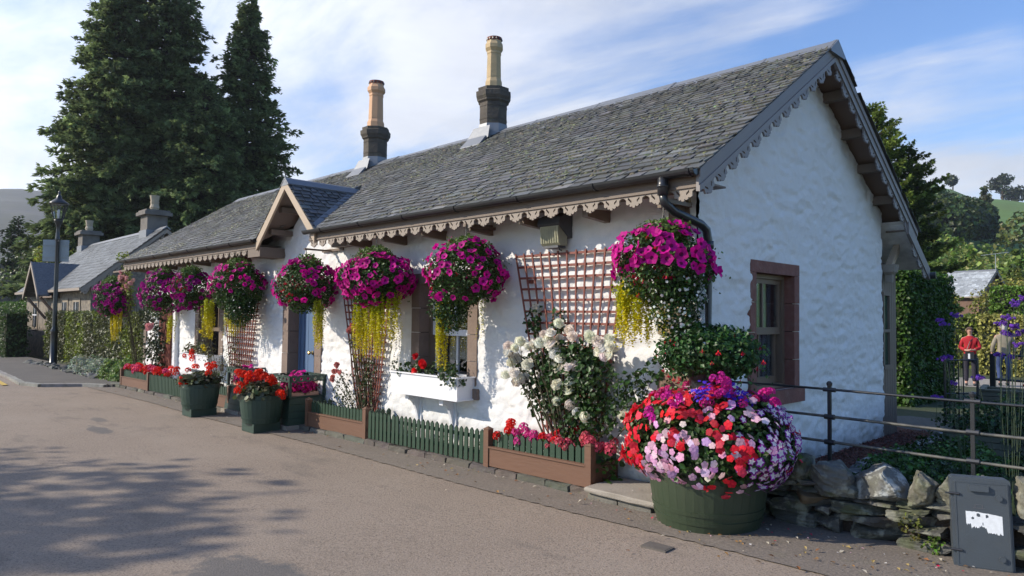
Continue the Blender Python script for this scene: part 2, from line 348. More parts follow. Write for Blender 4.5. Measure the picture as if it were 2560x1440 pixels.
# strip of older tarmac between kerb and road (a seam shows in the photo)
g = Geo(); xx = np.linspace(-16, 3.2, 240); 
for i in range(239):
    a, b = xx[i], xx[i + 1]
    def yo(x): return -.98 + .03 * math.sin(x * .9) + .035 * (float(fbm(np.array(x * 6.), np.array(3.3), 3, 2)) - .5) + .012 * math.sin(x * 37)
    def yb(x): return -.39 if x < -.2 else .1
    g.add([(a, yo(a), H0(a) + .010), (b, yo(b), H0(b) + .010), (b, yb(b), H0(b) + .012), (a, yb(a), H0(a) + .012)], [(0, 1, 2, 3)])
tag(g.build('road_edge', mat('old_tarmac', (.205, .172, .14), .9, n_scale=40, n_amt=.6, dark=(.09, .078, .066), n2=[(2, .4, (.13, .11, .09), 6, .45, .65), (5, .25, (.11, .12, .06), 6, .58, .7), (60, .5, (.26, .22, .19), 3, .55, .65)], bump=.006, bump_scale=60)), kind='structure')
# pavement on the far left with a kerb that curves to the road
def poly_sheet(name, pts, hf, m, th=.1):
    g = Geo(); n = len(pts); V = [(x, y, hf(x) + th) for x, y in pts] + [(x, y, hf(x) - .06) for x, y in pts]
    g.add(V, [tuple(range(n))] + [(i, n + i, n + (i + 1) % n, (i + 1) % n) for i in range(n)]); return tag(g.build(name, m), kind='structure')
poly_sheet('pavement', [(-60, -1.62), (-23.1, -1.69), (-17.6, -1.93), (-17.0, -1.75), (-16.4, -.9), (-15.6, -.56), (-15.5, .35), (-60, .35)], lambda x: float(H0(x)), M_asph2, .07)
g = Geo()
kp = [(-60, -1.62), (-23.1, -1.69), (-20, -1.82), (-17.7, -1.95), (-16.9, -1.72), (-16.35, -.95), (-15.7, -.62)]
for (x0, y0), (x1, y1) in zip(kp[:-1], kp[1:]):
    n = max(1, int(math.hypot(x1 - x0, y1 - y0) / .9))
    for k in range(n):
        a = (x0 + (x1 - x0) * k / n, y0 + (y1 - y0) * k / n); b = (x0 + (x1 - x0) * (k + .985) / n, y0 + (y1 - y0) * (k + .985) / n)
        d = unit(arr(b) - arr(a)); q = arr((d[1], -d[0])) * .13; z0 = float(H0(a[0])) - .05; z1 = float(H0(a[0])) + .085
        V = [(*a, z0), (*b, z0), (*(arr(b) + q), z0), (*(arr(a) + q), z0), (*a, z1), (*b, z1), (*(arr(b) + q), z1 - .01), (*(arr(a) + q), z1 - .01)]
        g.add(V, np.array([(4, 7, 6, 5), (0, 4, 5, 1), (1, 5, 6, 2), (2, 6, 7, 3), (3, 7, 4, 0)]), colvar((.26, .25, .23), 1, .1, .03)[0])
tag(g.build('pavement_kerb', M_kerb), kind='structure')
g = Geo()
for (x0, y0), (x1, y1) in zip([(-60, -1.98), (-23, -2.05)], [(-23, -2.05), (-17.8, -2.3)]):
    g.add([(x0, y0, H0(x0) + .02), (x1, y1, H0(x1) + .02), (x1, y1 - .12, H0(x1) + .02), (x0, y0 - .12, H0(x0) + .02)], [(0, 3, 2, 1)])
    g.add([(x0, y0 - .25, H0(x0) + .02), (x1, y1 - .25, H0(x1) + .02), (x1, y1 - .37, H0(x1) + .02), (x0, y0 - .37, H0(x0) + .02)], [(0, 3, 2, 1)])
tag(g.build('yellow_line', mat('yellow_road_paint', (.55, .38, .07), .8, n_scale=20)), kind='structure')
# kerb of rough stones under the fences, flower-bed soil behind
def rough_box(g, lo, hi, c, j=.012, n=3):
    lo = arr(lo); hi = arr(hi); t = np.linspace(0, 1, n + 1)
    for ax in range(3):
        for sd in (0, 1):
            if ax == 2 and sd == 0: continue
            o = [a for a in range(3) if a != ax]; U, V_ = np.meshgrid(t, t, indexing='ij')
            P = np.zeros((n + 1, n + 1, 3)); P[..., o[0]] = lo[o[0]] + U * (hi - lo)[o[0]]; P[..., o[1]] = lo[o[1]] + V_ * (hi - lo)[o[1]]; P[..., ax] = (hi if sd else lo)[ax]
            cen = (lo + hi) / 2; q = P - cen; nn = np.linalg.norm(q / ((hi - lo) / 2), axis=-1, keepdims=True)
            P = cen + q * (1 - .05 * np.clip(nn - 1.25, 0, 1) * 2.2)
            P += (np.stack([fbm(P[..., 0] * 13 + P[..., 2] * 9, P[..., 1] * 13 + k * 7 + P[..., 2] * 5, 2, 5 + k) for k in range(3)], -1) - .5) * 2 * j
            i, jj = np.meshgrid(np.arange(n), np.arange(n), indexing='ij'); a = (i * (n + 1) + jj).ravel()
            F = np.stack([a, a + n + 1, a + n + 2, a + 1], 1)
            if (sd == 0) ^ (ax == 1): F = F[:, ::-1]
            g.add(P.reshape(-1, 3), F, c)
g = Geo(); x = -16.0
while x < -.75:
    w = rng.uniform(.18, .5); z = float(H0(x))
    rough_box(g, (x, -.47 - rng.uniform(0, .03), z - .06), (min(x + w - .012, -.7), -.28, z + .078 + rng.uniform(-.012, .006)), colvar((.11, .10, .085), 1, .25, .06)[0], .018); x += w
tag(g.build('kerb', M_kerb, smooth=False), kind='structure')
g = Geo()
for a, b in zip(np.linspace(-15.8, -.8, 31)[:-1], np.linspace(-15.8, -.8, 31)[1:]): g.box((a, -.3, H0(a) - .05), (b, .02, H0(a) + .075))
tag(g.build('flower_bed', M_soil), kind='structure')

# ------------------------------------------------------------------ the white cottage
WD = 4.669; EZ = 2.913; EY = -.455; RZ = 4.711; RY = WD / 2; TS = (RZ - EZ) / (RY - EY); XL = -15.44; XR = .302; WL = -15.15
PX, PZ, PH = -7.0, 3.76, .955; PT = (PZ - 2.9) / PH          # porch gable: centre, ridge height, half span, slope
cottage = thing('white_cottage', 'white lime-washed stone cottage with slate roof, scalloped eaves and two tall clay chimney pots', 'cottage', (0, 0, 0))
def lines(breaks, cell):
    out = []
    for a, b in zip(breaks[:-1], breaks[1:]):
        n = max(1, int(round((b - a) / cell))); out += list(np.linspace(a, b, n, endpoint=False))
    return np.array(out + [breaks[-1]])
def wall(name, ax, flip, u0, u1, v0, top, holes, cell, amp, seed, extra_u=()):
    """rough wall in plane ax=0 (x=0, u=y) or ax=1 (y=0, u=x); holes (ua,ub,va,vb)"""
    ub = sorted(set([u0, u1] + [h[0] for h in holes] + [h[1] for h in holes] + list(extra_u))); vmax = max(top(u) for u in lines([u0, u1], .1)) + .02
    vb = sorted(set([v0, vmax] + [h[2] for h in holes] + [h[3] for h in holes if h[3] < vmax]))
    us = lines(ub, cell); vs = lines(vb, cell); Ug, Vg = np.meshgrid(us, vs, indexing='ij'); T = np.array([top(u) for u in us])[:, None]
    big = fbm(Ug * 1.1, Vg * 1.6, 3, seed); st = fbm(Ug * 3.2 + 9 * big, Vg * 6.5, 4, seed + 3, .55); fine = fbm(Ug * 14, Vg * 17, 3, seed + 5, .6)
    d = (big - .5) * 2.2 + np.abs(st - .5) * -2.6 + .7 + (fine - .5) * .55
    mid = fbm(Ug * 5.5 + 3 * st, Vg * 11, 3, seed + 9, .6); d = d - np.clip(mid - .50, 0, 1) * 3.2 + np.clip(fbm(Ug * 9, Vg * 15, 2, seed + 12) - .55, 0, 1) * 1.6
    d = d * amp
    for a, b, c, e in holes:
        q = np.maximum(np.maximum(a - Ug, Ug - b), np.maximum(c - Vg, Vg - e)); d = d * np.clip(q / .12, 0.0, 1)
    Z = np.minimum(Vg, T); n = len(vs)
    P = np.zeros(Ug.shape + (3,)); P[..., 1 - ax] = Ug; P[..., 2] = Z; P[..., ax] = d * (1 if ax == 0 else -1)
    i, j = np.meshgrid(np.arange(len(us) - 1), np.arange(n - 1), indexing='ij'); uc = (us[i] + us[i + 1]) / 2; vc = (vs[j] + vs[j + 1]) / 2
    keep = np.minimum(Vg[i, j], Vg[i + 1, j]) < np.maximum(T[i, 0], T[i + 1, 0])
    for a, b, c, e in holes: keep &= ~((uc > a) & (uc < b) & (vc > c) & (vc < e))
    a = (i * n + j)[keep]; F = np.stack([a, a + n, a + n + 1, a + 1], 1)
    if flip: F = F[:, ::-1]
    g = Geo(); g.add(P.reshape(-1, 3), F); return g
def roof_under(y): return EZ + TS * (y - EY) - .13
def front_top(x): return max(roof_under(0), PZ - .13 - abs(x - PX) * PT)
WIN_R = (-4.07, -3.10, .80, 2.07); WIN_L = (-11.68, -10.60, .66, 1.96); DOOR = (-7.70, -6.80, .0, 2.10)
g = wall('w', 1, False, WL, 0, -.25, front_top, [WIN_R, WIN_L, DOOR], .03, .022, 11, (-7.95, -7, -6.05))
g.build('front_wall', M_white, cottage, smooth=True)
def gable_top(y): return min(roof_under(y), roof_under(WD - y)) + .03
WIN_G = (1.07, 1.93, .93, 2.13)
g = wall('w', 0, False, 0, WD, -.1, gable_top, [WIN_G], .025, .023, 31, (RY,))
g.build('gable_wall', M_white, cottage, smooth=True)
g = Geo(); g.prism([(0, -.3), (WD, -.3), (WD, roof_under(0)), (RY, roof_under(RY)), (0, roof_under(0))], 0, WL - .1, WL, ); g.box((WL, WD - .1, -.3), (-.02, WD, roof_under(0)))
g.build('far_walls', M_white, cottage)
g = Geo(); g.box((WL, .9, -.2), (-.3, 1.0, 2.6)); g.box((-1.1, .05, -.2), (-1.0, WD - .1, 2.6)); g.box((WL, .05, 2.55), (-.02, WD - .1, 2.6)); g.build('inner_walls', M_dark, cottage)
# roof deck: boards under the slates (front slope has a gap where the porch roof comes out)
def slope_pt(x, y, dz=0): return (x, y, EZ + TS * (y - EY) + dz)
VY = (PZ - EZ) / TS + EY
def deck(g, poly, th=.03, off=-.035):
    n = len(poly); V = [slope_pt(x, y, off) for x, y in poly] + [slope_pt(x, y, off - th) for x, y in poly]
    g.add(V, [tuple(range(n)), tuple(range(n, 2 * n))[::-1]] + [(i, (i + 1) % n, n + (i + 1) % n, n + i)[::-1] for i in range(n)])
g = Geo()
deck(g, [(XL, EY), (PX - PH, EY), (PX, VY), (PX, RY), (XL, RY)]); deck(g, [(PX + PH, EY), (XR, EY), (XR, RY), (PX, RY), (PX, VY)])
V = [(XL, RY, RZ - .035), (XR, RY, RZ - .035), (XR, WD - EY, EZ - .035), (XL, WD - EY, EZ - .035)]; V += [(a, b, c - .03) for a, b, c in V]
g.add(V, [(0, 1, 2, 3), (7, 6, 5, 4), (0, 4, 5, 1), (1, 5, 6, 2), (2, 6, 7, 3), (3, 7, 4, 0)])
g.build('roof_deck', M_soffit, cottage)
def slates(g, O, U, S, Nn, width, length, clip, expo0=.125, expo1=.085, w0=.21, w1=.15, th=.012, dk=1., L=.22):
    O = arr(O); U = unit(U); S = unit(S); Nn = unit(Nn); s = -.035; row = 0
    while s < length - .03:
        t = s / length; ex = expo0 * (1 - t) + expo1 * t; wb = w0 * (1 - t) + w1 * t; x = -rng.uniform(0, wb)
        while x < width:
            w = wb * rng.uniform(.7, 1.4); xc = x + w / 2; ln = min(ex + .05, length - s)
            if clip(xc, s + ex / 2):
                a = max(x, -.02) + .004; b = min(x + w, width + .02) - .004; jt = rng.uniform(-.016, .012, 2); lift = rng.uniform(.006, .013) + th
                if b - a > .03:
                    cc = rng.uniform(.0, .35); tp = rng.uniform(.8, 1.15)
                    P = lambda u, v, h: O + U * u + S * v + Nn * h
                    ck = rng.uniform(0, .02, 2)
                    V = [P(a + ck[0], s + jt[0], lift), P(b - ck[1], s + jt[1], lift + rng.uniform(-.003, .004)), P(b, s + ln, .004), P(a, s + ln, .004),
                         P(a + ck[0], s + jt[0], lift - th * tp), P(b - ck[1], s + jt[1], lift - th * tp)]
                    bc = arr((.105, .107, .104)) * math.exp(rng.normal(0, .26)) * arr((1 + rng.normal(0, .04), 1, 1 + rng.normal(0, .05))) * dk
                    g.add(V, np.array([(0, 1, 2, 3), (4, 5, 1, 0)]), bc); g.add([V[0], V[3], V[4], V[1], V[2], V[5]], [(0, 2, 1), (3, 4, 5)], bc)
            x += w
        s += ex * rng.uniform(.97, 1.03); row += 1
LEN = math.hypot(RY - EY, RZ - EZ); cs = (RY - EY) / LEN; sn = (RZ - EZ) / LEN
def clip_front(u, s):
    x = XL + u; z = EZ + sn * s; return not (abs(x - PX) < (PZ - z) / PT + .03)
g = Geo(); slates(g, (XL, EY - .04, EZ - .02), (1, 0, 0), (0, cs, sn), (0, -sn, cs), XR - XL + .03, LEN, clip_front)
g.build('roof_slates', M_slate, cottage)
g = Geo(); slates(g, (XR + .03, WD - EY + .04, EZ - .02), (-1, 0, 0), (0, -cs, sn), (0, sn, cs), XR - XL + .03, LEN, lambda u, s: True, .16, .12, .35, .3)
g.build('rear_roof_slates', M_slate, cottage)
# tufts of moss and lichen along the slate edges
g = Geo(); n = 5200; u = rng.uniform(0, XR - XL, n * 4); s = rng.uniform(0.02, LEN - .1, n * 4); dens = fbm(u * .9, s * 1.6, 4, 77) + .10 * (u / (XR - XL)); kk = (dens > .555) & (rng.uniform(0, 1, n * 4) < .55)
u = u[kk]; s = s[kk]; ok = np.array([clip_front(a, b) for a, b in zip(u, s)]); u = u[ok]; s = s[ok]
P = np.stack([XL + u, EY + cs * s - sn * .018, EZ + sn * s + cs * .018], 1)
dm = [(1, 0, 0), (.3, .9, 0), (-.8, .6, 0), (-.8, -.6, 0), (.3, -.9, 0), (0, 0, .7)]
scatter(g, dm, [(0, 1, 5), (1, 2, 5), (2, 3, 5), (3, 4, 5), (4, 0, 5)], P, frames(np.tile((0, -sn, cs), (len(P), 1))), rng.uniform(.008, .026, (len(P), 1)) * arr([[1.4, 1, .8]]), colvar((.135, .135, .08), len(P), .3, .1))
g.build('roof_moss', M_leaf, cottage)
# ridge flashing, porch roof
g = Geo()
xs_ = list(np.arange(XL - .02, XR + .03, 1.25)) + [XR + .05]
for a, b in zip(xs_[:-1], xs_[1:]):
    dz = rng.uniform(-.006, .006)
    prof = [(RY - .20, RZ - .112 + dz), (RY - .06, RZ - .008 + dz), (RY, RZ + .035 + dz), (RY + .06, RZ - .008 + dz), (RY + .20, RZ - .112 + dz), (RY + .19, RZ - .14), (RY - .19, RZ - .14)]
    g.prism(prof, 0, a, b - .004)
    g.prism([(p[0] * 1, p[1] + .006) for p in prof[:5]] + [(RY + .18, RZ - .11), (RY - .18, RZ - .11)], 0, b - .06, b - .02)
g.build('ridge_flashing', M_lead, cottage)
g = Geo(); PL = math.hypot(PH, PH * PT); pc = PH / PL; ps = PH * PT / PL
for sd in (-1, 1):
    def clipp(u, s, sd=sd):
        z = PZ - PH * PT + ps * s; y = EY - .03 + u; return y < (z - EZ) / TS + EY - .02
    if sd > 0: slates(g, (PX + PH, EY - .03, PZ - PH * PT), (0, 1, 0), (-pc, 0, ps), (ps, 0, pc), 1.5, PL, clipp, .11, .09, .17, .14, dk=.75)
    else: slates(g, (PX - PH, EY - .03, PZ - PH * PT), (0, 1, 0), (pc, 0, ps), (-ps, 0, pc), 1.5, PL, clipp, .11, .09, .17, .14, dk=.8)
g.build('porch_roof_slates', M_slate2, cottage)
g = Geo()
for sd in (-1, 1):
    T = [(PX, EY, PZ - .03), (PX, VY, PZ - .03), (PX + sd * PH, EY, PZ - PH * PT - .03)]; V = T + [(a, b, c - .035) for a, b, c in T]
    g.add(V, [(0, 1, 2), (5, 4, 3), (0, 3, 4, 1), (1, 4, 5, 2), (2, 5, 3, 0)])
g.build('porch_soffit', M_taupe, cottage)
g = Geo()   # lead on the porch ridge and in the valleys
g.prism([(PX - .13, PZ - .08), (PX - .03, PZ + .012), (PX, PZ + .03), (PX + .03, PZ + .012), (PX + .13, PZ - .08), (PX + .12, PZ - .10), (PX - .12, PZ - .10)], 1, EY - .04, VY + .03)
for sd in (-1, 1):
    A = arr(slope_pt(PX + sd * PH, EY, .0)); B = arr(slope_pt(PX, VY, .0)); d = unit(B - A)
    up = arr((0, 0, .022)); o = arr((sd * .13, 0, 0)); A2 = A + o + up; B2 = B + o * 1.0 + up; q = arr((-sd * .08, 0, 0.02))
    A3 = A + up + q; B3 = B + up + q
    V = [A2, A + up * .6, B + up * .6, B2, A3 + arr((0, 0, .05)), B3 + arr((0, 0, .05))]
    g.add(V, [(0, 1, 2, 3), (1, 4, 5, 2)]); g.add([v + arr((0, 0, -.012)) for v in V], [(3, 2, 1, 0), (2, 5, 4, 1)])
g.build('porch_flashing', M_lead, cottage)
# porch barge boards and purlin ends
for sd in (-1, 1):
    g = Geo(); a = PX; b = PX + sd * (PH + .02)
    z0, z1 = PZ - .005, PZ - PH * PT - .03
    poly = [(a, z0), (b, z1), (b - sd * .0, z1 - .17), (a, z0 - .15)]
    g.prism(poly, 1, EY - .035, EY); g.build('porch_bargeboard', M_cream, cottage)
g = Geo()
for sd in (-1, 1):
    for t in (.36, .74):
        g = Geo(); x = PX + sd * PH * t; z = PZ - PH * PT * t - .085; g.box((x - .05, EY + .08, z - .085), (x + .05, .05, z)); g.build('porch_purlin', M_taupe, cottage)
g = Geo(); g.box((-8.36, EY + .0, 2.60), (-7.90, .03, 2.76)); g.build('porch_beam', M_taupe, cottage)
g = Geo(); g.box((-6.12, EY + .30, 2.66), (-5.7, .03, 2.78)); g.build('porch_beam', M_taupe, cottage)
# eaves: gutter, fascia, scalloped board
GX = [(XL, -8.03), (-6.27, XR + .0)]
def half_round(g, a, b, y, z, r, k=9, th=.006):
    t = np.linspace(pi, 2 * pi, k); o = [(y + r * math.cos(q), z + r * math.sin(q)) for q in t]; i = [(y + (r - th) * math.cos(q), z + (r - th) * math.sin(q)) for q in t[::-1]]
    g.prism(o + i, 0, a, b)
for a, b in GX:
    g = Geo(); half_round(g, a, b, -.51, 2.885, .058)
    for e in (a, b - .006): g.prism([(-.51 + .055 * math.cos(q), 2.884 + .055 * math.sin(q)) for q in np.linspace(pi, 2 * pi, 9)], 0, e, e + .006)
    for x in np.arange(a + .5, b, 1.0): g.prism([(-.51 + .066 * math.cos(q), 2.885 + .066 * math.sin(q)) for q in np.linspace(pi, 2 * pi, 9)], 0, x, x + .03)
    g.build('gutter', M_black, cottage, smooth=False)
    g = Geo(); g.box((a + .03, -.45, 2.742), (b - .003, -.425, 2.885)); g.box((a + .03, -.462, 2.742), (b - .003, -.45, 2.76)); g.box((a + .03, -.425, 2.79), (b - .02, 0.0, 2.805)); g.build('fascia', M_taupe, cottage)
def scallop(g, O, U, D, Nn, length, per, depth, th=.018, flat=.0):
    """hanging fretwork: O top start, U along, D down, Nn thickness"""
    O = arr(O); U = unit(U); D = unit(D); Nn = unit(Nn); n = int(length / per * 26); w = length / n
    def bottom(p):   # p in 0..1 of a period
        q = abs(p - .5) * 2
        if q < .13: return 1.0 - .05 * (q / .13) ** 2
        if q < .40: return .90 - .10 * ((q - .26) / .14) ** 2
        if q < .68: return .74 - .08 * ((q - .54) / .14) ** 2
        return .50 - .36 * math.sqrt(max(0, 1 - ((1 - q) / .34) ** 2))
    for k in range(n):
        p = ((k + .5) / n * length / per) % 1.0; b = bottom(p) * depth; segs = [(0, b)]
        q = abs(p - .5) * 2
        if .22 < q < .50:            # slanting slit
            c = .18 + (q - .22) / .28 * .30
            segs = [(0, max(.02, (.62 - c - .03)) * depth), ((.62 - c + .17) * depth, b)]
        for s0, s1 in segs:
            if s1 - s0 < .004: continue
            P = [O + U * (k * w) + D * s0, O + U * ((k + 1) * w) + D * s0, O + U * ((k + 1) * w) + D * s1, O + U * (k * w) + D * s1]
            V = P + [v + Nn * th for v in P]
            g.add(V, np.array([(0, 1, 2, 3), (7, 6, 5, 4), (3, 2, 6, 7), (1, 0, 4, 5), (0, 3, 7, 4), (2, 1, 5, 6)]))
for a, b in GX:
    g = Geo(); scallop(g, (a + .03, -.447, 2.745), (1, 0, 0), (0, 0, -1), (0, 1, 0), b - a - .04, .25, .108); g.build('scalloped_eaves_board', M_scal, cottage)
g = Geo()
for x in list(np.arange(-15.0, -8.2, .95)) + list(np.arange(-5.3, -.1, .86)):
    g = Geo(); g.prism([(-.36, 2.625), (.03, 2.595), (.03, 2.72), (-.36, 2.70)], 0, x - .035, x + .035); g.build('rafter_foot', M_wframe, cottage)
# gable barge boards + trim + soffit purlins
for sd in (0, 1):
    fy = (lambda y: y) if sd == 0 else (lambda y: WD - y)
    g = Geo(); up = lambda y: EZ + TS * (y - EY) - .012
    for (w0_, w1_, x0_, x1_) in ((0, .155, XR - .025, XR), (0, .06, XR, XR + .014), (.14, .16, XR, XR + .01)):
        pl = [(fy(EY - .02), up(EY - .02) - w0_), (fy(RY), up(RY) - w0_), (fy(RY), up(RY) - w1_ / cs), (fy(EY - .02), up(EY - .02) - w1_ / cs)]
        g.prism(pl, 0, x0_, x1_)
    g.build('gable_bargeboard', M_gbarge if False else mat('grey_mauve_paint', (.225, .205, .20), .55, n_scale=4, n_amt=.25, dark=(.17, .15, .15)), cottage)
    g = Geo(); dn = arr((0, -sn if sd else sn, -cs)) * 1.0
    O = arr((XR - .006, fy(EY + .03), up(EY + .03) - .155 / cs)); U = arr((0, cs if sd == 0 else -cs, sn)); D = arr((0, sn * (1 if sd == 0 else -1), -cs))
    scallop(g, O, U, D, (-1, 0, 0), LEN - .16, .25, .105); g.build('scalloped_bargeboard_trim', MATS['grey_mauve_paint'], cottage)
g = Geo()
for t in (.17, .36, .55, .74, .92):
    for sd in (0, 1):
        y = RY + (RY - EY) * t * (1 if sd else -1); z = RZ - (RZ - EZ) * t - .09
        g = Geo(); g.box((0, y - .05, z - .10), (XR - .06, y + .05, z - .012 + .02)); g.build('gable_purlin', M_taupe, cottage)
# stone quoins at the corner
g = Geo(); z = .02; k = 0
cols = [(.42, .33, .22), (.30, .20, .15), (.36, .29, .22), (.24, .16, .12), (.40, .32, .2)]
while z < 2.72:
    h = rng.uniform(.26, .38); w = .34 if k % 2 else .22
    rough_box(g, (-w - .06, -.03, z), (-.06, .05, min(z + h - .012, 2.75)), arr(cols[k % 5]) * rng.uniform(.8, 1.05), .005, 4); z += h; k += 1
g.build('corner_quoin', M_sand, cottage)
g = Geo(); g.box((WL - .01, -.03, -.2), (WL + .16, .03, 2.7)); g.build('corner_strip', M_taupe, cottage)
# downpipes
g = Geo(); g.tube([(-.02, -.51, 2.85), (-.02, -.51, 2.70)], .046, 12); g.tube([(-.02, -.51, 2.72), (-.02, -.49, 2.64), (.02, -.40, 2.57), (.07, -.05, 2.49), (.075, .03, 2.45), (.075, .06, 2.36), (.075, .065, 2.2), (.075, .065, .05)], .038, 12)
for zz in (2.28, 1.3, .4): g.tube([(.075, .065, zz), (.075, .065, zz + .07)], .047, 12)
g.tube([(-.02, -.51, 2.76), (-.02, -.51, 2.79)], .052, 12)
g.build('downpipe', M_black, cottage, smooth=True)
g = Geo(); g.box((-12.98, -.09, .35), (-12.84, -.01, 2.55)); g.box((-13.05, -.13, -.1), (-12.72, -.01, .42)); g.build('boxed_downpipe', M_wpaint, cottage)
# windows and door
def sash(g, R, u0, u1, z0, z1, d, fw=.05, mull=1, put=None):
    put(g, u0, u0 + fw, z0, z1, d, d + .04); put(g, u1 - fw, u1, z0, z1, d, d + .04); put(g, u0 + fw, u1 - fw, z0, z0 + fw * 1.5, d, d + .04); put(g, u0 + fw, u1 - fw, z1 - fw, z1, d, d + .04)
    if mull: um = (u0 + u1) / 2; put(g, um - .013, um + .013, z0 + fw * 1.5, z1 - fw, d + .005, d + .035)
def put_f(g, a, b, z0, z1, d0, d1, c=(1, 1, 1)): g.box((a, d0, z0), (b, d1, z1), c)
def put_g(g, a, b, z0, z1, d0, d1, c=(1, 1, 1)): g.box((-d1, a, z0), (-d0, b, z1), c)
def make_window(hole, put, stone, frame_m, sash_m, jw=.17, lint=.13, sill=.13, ext=.05, curtain=True, depth=.17):
    a, b, z0, z1 = hole
    g = Geo()
    for (p, q, r_, s_) in ((a - jw, a, z0, z1), (b, b + jw, z0, z1)):
        nb = 4
        for i in range(nb): put(g, p, q, r_ + (s_ - r_) * i / nb + .004, r_ + (s_ - r_) * (i + 1) / nb - .003, -.022 + rng.uniform(-.003, .003), depth)
    put(g, a - jw, b + jw, z1 + .0, z1 + lint, -.025, depth)
    g.build('window_surround', stone, cottage)
    g = Geo(); put(g, a - jw - ext, b + jw + ext, z0 - sill, z0 - .002, -.055, depth); g.build('window_sill', stone, cottage)
    fr = Geo(); f = .045
    put(fr, a, a + f, z0, z1, depth - .03, depth + .1); put(fr, b - f, b, z0, z1, depth - .03, depth + .1); put(fr, a + f, b - f, z1 - f, z1, depth - .03, depth + .1); put(fr, a + f, b - f, z0, z0 + f, depth - .03, depth + .1)
    w = fr.build('window', frame_m, cottage); zm = (z0 + z1) / 2
    g = Geo(); sash(g, None, a + f, b - f, zm - .03, z1 - f, depth, put=put); g.build('sash', sash_m, w)
    g = Geo(); sash(g, None, a + f, b - f, z0 + f, zm + .03, depth + .045, put=put); g.build('sash', sash_m, w)
    g = Geo(); put(g, a + f, b - f, zm - .03, z1 - f, depth + .018, depth + .022); put(g, a + f, b - f, z0 + f, zm + .03, depth + .064, depth + .068); g.build('pane', M_glass, w)
    if curtain:
        g = Geo(); n = 14
        for (p, q) in curtain:
            for i in range(n):
                u0_, u1_ = p + (q - p) * i / n, p + (q - p) * (i + 1) / n; put(g, u0_, u1_ + .002, z0 + .05, z1 - .05, depth + .10 + .02 * math.sin(i * 1.7), depth + .11 + .02 * math.sin(i * 1.7))
        g.build('curtain', M_curtain, w)
    return w
make_window(WIN_R, put_f, M_brown_stone, M_wframe, M_wpaint, curtain=[(-4.05, -3.86)])
make_window(WIN_L, put_f, M_brown_stone, M_wframe, M_wframe, jw=.2, curtain=None)
make_window(WIN_G, put_g, M_red_stone, M_wframe, M_wframe, jw=.12, lint=.12, sill=.15, ext=.06, curtain=[(1.10, 1.34), (1.50, 1.9)], depth=.12)
a, b, z0, z1 = DOOR; g = Geo()
for p, q in ((a - .2, a), (b, b + .2)):
    for i in range(6): g.box((p, -.025 + rng.uniform(-.003, .003), -.1 + 2.2 * i / 6 + .003), (q, .24, -.1 + 2.2 * (i + 1) / 6 - .003))
g.box((a - .2, -.028, z1), (b + .2, .24, z1 + .17)); g.build('door_surround', M_brown_stone, cottage)
g = Geo(); g.box((a + .05, .20, -.02), (b - .05, .24, z1 - .05)); g.box((a, .17, -.02), (a + .05, .26, z1)); g.box((b - .05, .17, -.02), (b, .26, z1)); g.box((a + .05, .17, z1 - .05), (b - .05, .26, z1))
for x in (a + .05, a + .40, b - .15): g.box((x, .188, -.02), (x + .10, .20, z1 - .05))
for i in range(5): x = a + .16 + i * .12; g.box((x, .196, .05), (x + .006, .2, z1 - .1))
dr = g.build('door', M_door, cottage)
g = Geo(); g.lathe([(.0, .0), (.035, .0), (.03, .012), (.012, .02), (.012, .04), (.03, .05), (.034, .065), (.02, .08), (0, .083)], k=16); V = np.concatenate(g.V); V = np.stack([V[:, 0], -V[:, 2], V[:, 1]], 1) + arr((a + .46, .188, 1.02)); g.V = [V]
g.build('door_handle', M_brass, dr, smooth=True)
g = Geo(); g.box((b - .19, .180, .70), (b - .12, .188, .86)); g.build('letterbox', M_brass, dr)
g = Geo(); g.box((a - .05, -.42, -.13), (b + .05, .17, -.015)); g.build('doorstep', M_concrete, cottage)
